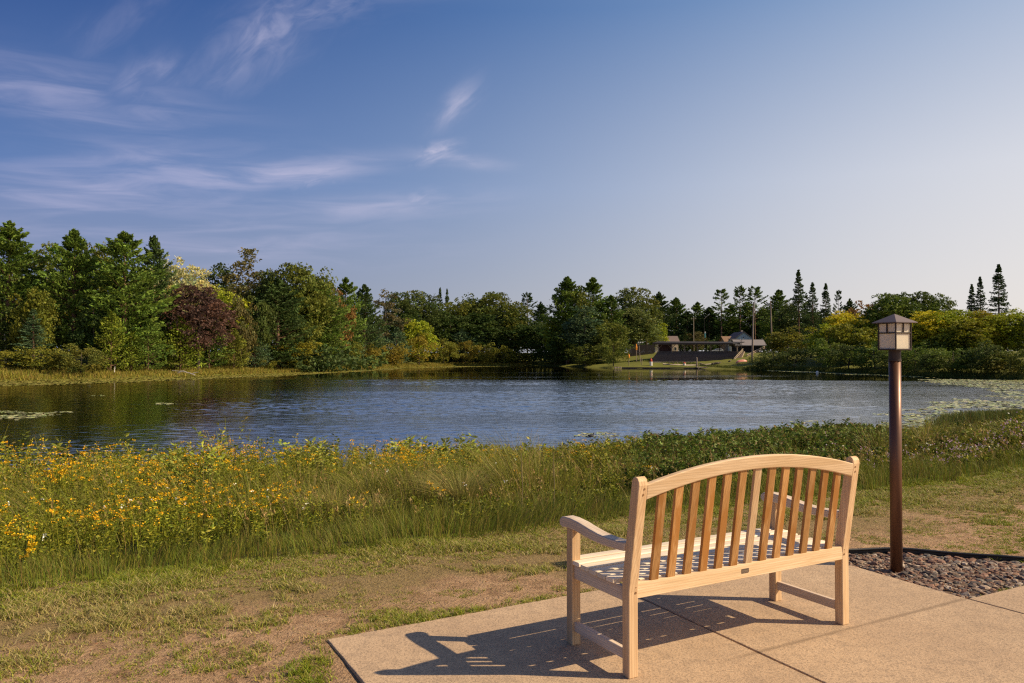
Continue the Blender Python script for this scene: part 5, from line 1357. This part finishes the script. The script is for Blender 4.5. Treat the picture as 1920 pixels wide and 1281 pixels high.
# cars
def car(px, D, col, label, L_=4.5, rz=0):
    o = far('parked_car', px, D, label, 'car', 'cars parked beyond the trees', rz); o.location.z += .02
    cm = simple('car paint', col, .35, .3, .05, spec=.6)
    MB().prism([(-L_ / 2, .35), (-L_ / 2 + .05, .8), (-L_ / 2 + .9, .92), (-.8, 1.02), (1.8, 1.05), (L_ / 2, .95), (L_ / 2, .35)], -.85, .85, 'y').build('body', cm, o, bevel=.06)
    MB().prism([(-1.0, 1.0), (-.3, 1.48), (1.3, 1.5), (1.95, 1.0)], -.74, .74, 'y').build('cabin', cm, o, bevel=.05)
    for (a_, b_) in ((-.55, .35), (.45, 1.4)): MB().box(a_, b_, -.757, -.747, 1.07, 1.38).build('side_window', GLS, o)
    for sx_ in (-1.35, 1.35):
        for sy_ in (-.86, .7): t_ = MB().tube([(sx_, sy_, .33), (sx_, sy_ + .18, .33)], .33, 14).build('wheel', DW2, o); MB().tube([(sx_, sy_ - .01, .33), (sx_, sy_ + .0, .33)], .18, 10).build('rim', WHT, t_)
car(1519, 262, (.16, .22, .30), 'blue grey car parked behind the trees left of the lamp', 4.4)
car(1345, 262, (.45, .45, .45), 'silver car seen under the grandstand roof', 4.4)
car(1916, 190, (.75, .72, .68), 'white car at the right edge behind the trees', 4.6)
o = far('waste_bin', 1520, 198, 'small dark bin on the lawn patch left of the lamp', 'bin'); MB().tube([(0, 0, 0), (0, 0, .9)], [.3, .35], 10).build('body', DW2, o); MB().tube([(0, 0, .91), (0, 0, 1.05)], [.37, .2], 10).build('lid', GW, o)
o = empty('buoy', (*gp(1532, 686.5, WZ + .5)[:1], 170, WZ), 0, 'round white buoy floating near the right bank', 'buoy', 'buoys by the landing'); o.location.x = (1532 - 960) / FPX * 170
MB().tube([(0, 0, -.1), (0, 0, .05), (0, 0, .28), (0, 0, .42)], [.15, .3, .28, .06], 12).build('float', WHT, o); MB().tube([(0, 0, .42), (0, 0, .55)], .05, 6).build('ring', GW, o)
# driftwood, snag and stump on the left bank
def drift(name, pts_, r, m, label, cat, D):
    o = far(name, pts_[0][0], D, label, cat); c0 = o.location
    mb = MB()
    P3 = [Vector(at(px, py, D)) - c0 for px, py in pts_]; mb.tube(P3, list(np.linspace(r, r * .4, len(P3))), 7); mb.build('trunk', m, o); return o
SILV = simple('silvered wood', (.40, .36, .32), .8, var=.25, scale=3)
dD = 137
o = drift('driftwood', [(366, 703.5), (357, 700), (347, 697.5), (335, 696), (323, 695)], .10, SILV, 'silvery fallen tree lying in the grass below the dark red maple', 'driftwood', dD)
for a_ in ([(352, 699), (344, 695.5), (338, 695)], [(360, 701), (366, 698.5), (372, 698)], [(340, 697), (333, 700)]):
    mb = MB(); mb.tube([Vector(at(px, py, dD)) - o.location for px, py in a_], [.09, .06, .03][:len(a_)], 6); mb.build('branch', SILV, o)
o = drift('snag', [(11, 700), (10.5, 665), (9, 645), (8, 625)], .22, BIRCH, 'broken pale birch stem standing behind the leftmost shrub', 'dead tree', 134)
mb = MB(); mb.tube([Vector(at(10, 650, 134)) - o.location, Vector(at(14, 640, 134)) - o.location], [.1, .04], 6); mb.build('branch', BIRCH, o)
o = drift('stump', [(215, 698), (215, 691), (216, 687)], .07, BIRCH, 'short white birch stump at the water edge of the left wood', 'stump', 128)
mb = MB(); mb.tube([Vector(at(215, 692, 128)) - o.location, Vector(at(217, 690, 128)) - o.location], [.06, .03], 6); mb.build('branch', BIRCH, o)

# ------------------------------------------------------------------ grasses on the far bank, reeds, lily pads
rng = np.random.default_rng(12)
def along(path_px, n, wd0, wd1):
    P_ = [np.array(gp(a[0], a[1], WZ)) for a in path_px]; seg = np.array([np.linalg.norm(P_[i_ + 1] - P_[i_]) for i_ in range(len(P_) - 1)])
    k = rng.choice(len(seg), n, p=seg / seg.sum()); t = rng.random(n)
    p = np.array([P_[i_] for i_ in k]) * (1 - t)[:, None] + np.array([P_[i_ + 1] for i_ in k]) * t[:, None]
    r = unit(p); off_ = rng.uniform(wd0, wd1, n)
    return p[:, 0] + r[:, 0] * off_, p[:, 1] + r[:, 1] * off_
FB = [(.22, .21, .025), (.28, .25, .035), (.16, .18, .02), (.32, .25, .05), (.24, .16, .04)]
x, y = along([(-150, 723), (0, 715), (100, 712), (300, 707), (450, 702), (600, 696.5), (720, 691), (850, 687), (1000, 686)], 26000, -1, 11)
d_ = polydist(x, y, shore); ins = inpoly(x, y, shore); k = (~ins | (d_ < .6)) & (fbm(x * .25, y * .25, 8, 2) > .30); x, y = x[k], y[k]; n = len(x)
k = np.repeat(np.arange(n), 3); N = len(k); hh = rng.uniform(.5, 1.15, n)[k] * rng.uniform(.6, 1.1, N)
bx, by = x[k] + rng.normal(0, .12, N), y[k] + rng.normal(0, .12, N)
V, c_ = blades(np.stack([bx, by, ground(bx, by) - .05], -1), hh, .10, rng.normal(0, .22, (N, 2)), pick(FB, N) * rng.uniform(.8, 1.2, n)[k][:, None], 1)
# landing and right hand banks
x, y = along([(1000, 685.5), (1060, 686.5), (1150, 689), (1160, 689), (1300, 690.5), (1400, 693.2), (1500, 696), (1680, 703.5), (1750, 707), (1850, 709), (1920, 712.5)], 9000, -.5, 3.5)
p = pxof(x, y); d_ = polydist(x, y, shore); ins = inpoly(x, y, shore); k = ~ins | (d_ < .5); x, y, p = x[k], y[k], p[k]; n = len(x); k = np.repeat(np.arange(n), 3); N = len(k)
hh = (np.where((p > 1160) & (p < 1400), .35, .9)[k]) * rng.uniform(.5, 1.2, N); bx, by = x[k] + rng.normal(0, .15, N), y[k] + rng.normal(0, .15, N)
V2, c2 = blades(np.stack([bx, by, ground(bx, by) - .05], -1), hh, .12, rng.normal(0, .22, (N, 2)), pick([(.10, .13, .02), (.15, .16, .025), (.07, .09, .015)], N), 1)
me = qmesh('bank_grass', np.concatenate([V, V2]), VEG, np.concatenate([c_, c2]))
tag(link('bank_grass', me), 'yellow green sedges along the far bank of the pond', 'grass', kind='stuff')
# reeds on the near right shore
x, y, s, d = meadow_pts(60000, 14.0, 19.3, lambda x, y, s, d: (pxof(x, y) > 1760) * np.clip((pxof(x, y) - 1740) / 120, 0, 1) * .9, 75)
k = np.repeat(np.arange(len(x)), 6); N = len(k); bx, by = x[k] + rng.normal(0, .2, N), y[k] + rng.normal(0, .2, N)
V, c_ = blades(np.stack([bx, by, ground(bx, by)], -1), rng.uniform(.6, 1.45, N), .04, rng.normal(0, .16, (N, 2)), pick([(.09, .13, .02), (.13, .16, .03), (.16, .13, .03), (.07, .10, .03)], N), 2)
me = qmesh('reeds', V, VEG, c_); print('reeds', len(V))
tag(link('reeds', me), 'upright green reeds at the near right edge of the pond', 'reeds', kind='stuff')

def pads_in(P_px, dens, rmin, rmax, seed, thr=.0, sc=.35):
    P_ = [gp(a, b_, WZ) for a, b_ in P_px]; xs = [p[0] for p in P_]; ys = [p[1] for p in P_]
    n = int((max(xs) - min(xs)) * (max(ys) - min(ys)) * dens); r_g = np.random.default_rng(seed)
    x = r_g.uniform(min(xs), max(xs), n); y = r_g.uniform(min(ys), max(ys), n)
    wx = x + (fbm(x * .30, y * .30, seed, 3) - .5) * 5; wy = y + (fbm(x * .3 + 9, y * .3, seed + 3, 3) - .5) * 6
    k = inpoly(wx, wy, P_) & inpoly(x, y, shore) & (fbm(x * sc * .6, y * sc, seed + 7, 4) > thr)
    x, y = x[k], y[k]; return x, y, r_g.uniform(rmin, rmax, len(x))
areas = [([(1600, 802), (1668, 788), (1716, 774), (1766, 761), (1740, 757), (1797, 750), (1881, 738), (1845, 728), (1790, 722), (1735, 716.5), (1735, 711.5), (1850, 711), (1990, 715), (2100, 745), (2100, 800), (1700, 840), (1560, 830)], 9, .12, .20, 3, .36, .35),
         ([(1520, 800), (1560, 795), (1640, 788), (1700, 774), (1690, 765), (1560, 785)], 5, .10, .16, 4, .54, .4),
         ([(-60, 724), (100, 722), (240, 717), (400, 710), (500, 706.5), (600, 701), (700, 695.5), (760, 691), (900, 687.7), (960, 687.2), (960, 684), (700, 688), (400, 700), (0, 710), (-60, 712)], 9, .14, .24, 5, .34, .3),
         ([(1440, 693), (1600, 699.5), (1740, 706), (1742, 708.5), (1600, 702.5), (1440, 695.5)], 7, .14, .24, 6, .36, .3),
         ([(-70, 772), (60, 771), (152, 772), (120, 776), (80, 778), (60, 785), (0, 788), (-70, 788)], 16, .10, .16, 7, .40, .5),
         ([(1062, 816), (1085, 811.5), (1120, 810), (1150, 812), (1165, 820), (1120, 828), (1075, 824)], 30, .06, .10, 8, .34, 1.),
         ([(280, 757), (300, 755.5), (335, 756), (320, 758.5), (290, 759)], 20, .1, .15, 9, .3, .4), ([(175, 740.5), (200, 739), (215, 740), (200, 742)], 14, .1, .15, 10, .3, .4),
         ([(232, 782.5), (255, 780.5), (276, 781), (255, 784)], 24, .08, .13, 11, .3, .4), ([(345, 751), (365, 750), (368, 751.5), (350, 752.5)], 20, .1, .15, 12, .3, .4),
         ([(840, 815), (875, 812), (880, 816), (850, 820)], 16, .05, .08, 13, .45, 1.)]
Vp = []; Cp = []
for i_, a in enumerate(areas):
    x, y, r = pads_in(*a); n = len(x); a0 = rng.uniform(0, 6.28, n); tl = rng.normal(0, .07, (n, 2))
    ang_ = [0.25, 1.25, 2.2, math.pi, 4.08, 5.0, 6.03]
    pt_ = []
    for q in ang_:
        cx, cy = np.cos(a0 + q) * r, np.sin(a0 + q) * r; pt_.append(np.stack([x + cx, y + cy, WZ + .012 + tl[:, 0] * cx + tl[:, 1] * cy + rng.uniform(0, .012, n)], -1))
    pc = np.stack([x, y, np.full(n, WZ + .016)], -1)
    for f in ((0, 1, 2), (2, 3, 4), (4, 5, 6)): Vp.append(np.stack([pc, pt_[f[0]], pt_[f[1]], pt_[f[2]]], 1))
    pal = [(.30, .28, .06), (.24, .24, .04), (.36, .30, .08), (.20, .20, .03)] if i_ in (2,) else [(.34, .38, .14), (.42, .44, .18), (.26, .32, .10), (.46, .45, .23), (.34, .32, .14)]
    c_ = pick(pal, n); Cp += [c_, c_, c_]
me = qmesh('lily_pads', np.concatenate(Vp), tinted('lily pad', .42, .0, .5), np.concatenate(Cp)); print('pads', sum(map(len, Vp)))
tag(link('lily_pads', me), 'pale lily pads spreading over the water at the banks', 'lily pads', kind='stuff')

# ------------------------------------------------------------------ duck on the small patch of pads
dx_, dy_ = gp(1108, 819.5, WZ); dk = empty('duck', (dx_, dy_, WZ), R(8), 'small dark duck swimming right beside the round patch of floating leaves', 'duck')
bm_ = MB(); prof_ = [(-.17, .085, .006), (-.14, .075, .03), (-.08, .058, .062), (0, .05, .075), (.07, .055, .066), (.105, .085, .042), (.115, .125, .028), (.12, .155, .026), (.135, .172, .027), (.158, .170, .020), (.18, .160, .007)]
bm_.tube([(a, 0, c_) for a, c_, r in prof_], [r for a, c_, r in prof_], 12); bm_.build('body', simple('dark plumage', (.018, .018, .022), .6), dk, smooth=True)
MB().tube([(.172, 0, .162), (.205, 0, .155)], [.009, .004], 8).build('bill', simple('pale bill', (.45, .42, .34), .5), dk)
# ------------------------------------------------------------------ a few single plants that stand out
def stalk(px, py, hgt, label, head):
    x, y = gp(px, py, -.15); x, y = float(x), float(y)
    o = empty('dry_flower_stalk' if head == 'dry' else 'flowering_plant', (x, y, gz(x, y)), 0, label, 'plant')
    if head == 'dry':
        MB().tube([(0, 0, 0), (.01, 0, hgt * .5), (.0, 0, hgt)], [.004, .0035, .003], 6).build('stem', simple('dry stem', (.22, .17, .08), .8), o)
        MB().tube([(0, 0, hgt * .62), (0, 0, hgt * .8), (0, 0, hgt + .02)], [.005, .008, .003], 8).build('seed_head', simple('dry head', (.26, .21, .07), .9, scale=80, var=.5, bump=.6), o)
    else:
        MB().tube([(0, 0, 0), (.03, 0, hgt * .5), (.06, 0, hgt)], [.006, .005, .004], 6).build('stem', simple('green stem', (.09, .12, .02), .8), o)
        for k in range(4):
            c0 = np.array([.06 + random.uniform(-.035, .035), random.uniform(-.03, .03), hgt - k * .04]); n_ = 46
            a = rng.uniform(0, 6.28, n_); r = .030 * np.sqrt(rng.random(n_)); pos = c0 + np.stack([np.cos(a) * r, np.sin(a) * r, rng.normal(0, .010, n_)], -1)
            link('flower_head', qmesh('flower_head', leafq(pos, .016, np.stack([np.cos(a), np.sin(a), rng.uniform(.0, .9, n_)], -1), .8), VEG, pick([(.85, .54, .012), (.9, .62, .02)], n_)), o)
        n_ = 26; t = rng.uniform(.1, .9, n_); a = rng.uniform(0, 6.28, n_); pos = np.stack([.06 * t + np.cos(a) * .03, np.sin(a) * .03, hgt * t], -1)
        link('leaves', qmesh('leaves', leafq(pos, .05, np.stack([np.cos(a), np.sin(a), rng.uniform(0, .6, n_)], -1), .3), VEG, pick(FL, n_)), o)
stalk(978, 970, .62, 'left one of two dry flower stalks in the meadow before the bench armrest', 'dry')
stalk(1038, 965, .60, 'right one of two dry flower stalks in the meadow before the bench armrest', 'dry')
stalk(36, 1092, .30, 'bright yellow flowering plant standing alone at the lower left edge of the meadow', 'yellow')
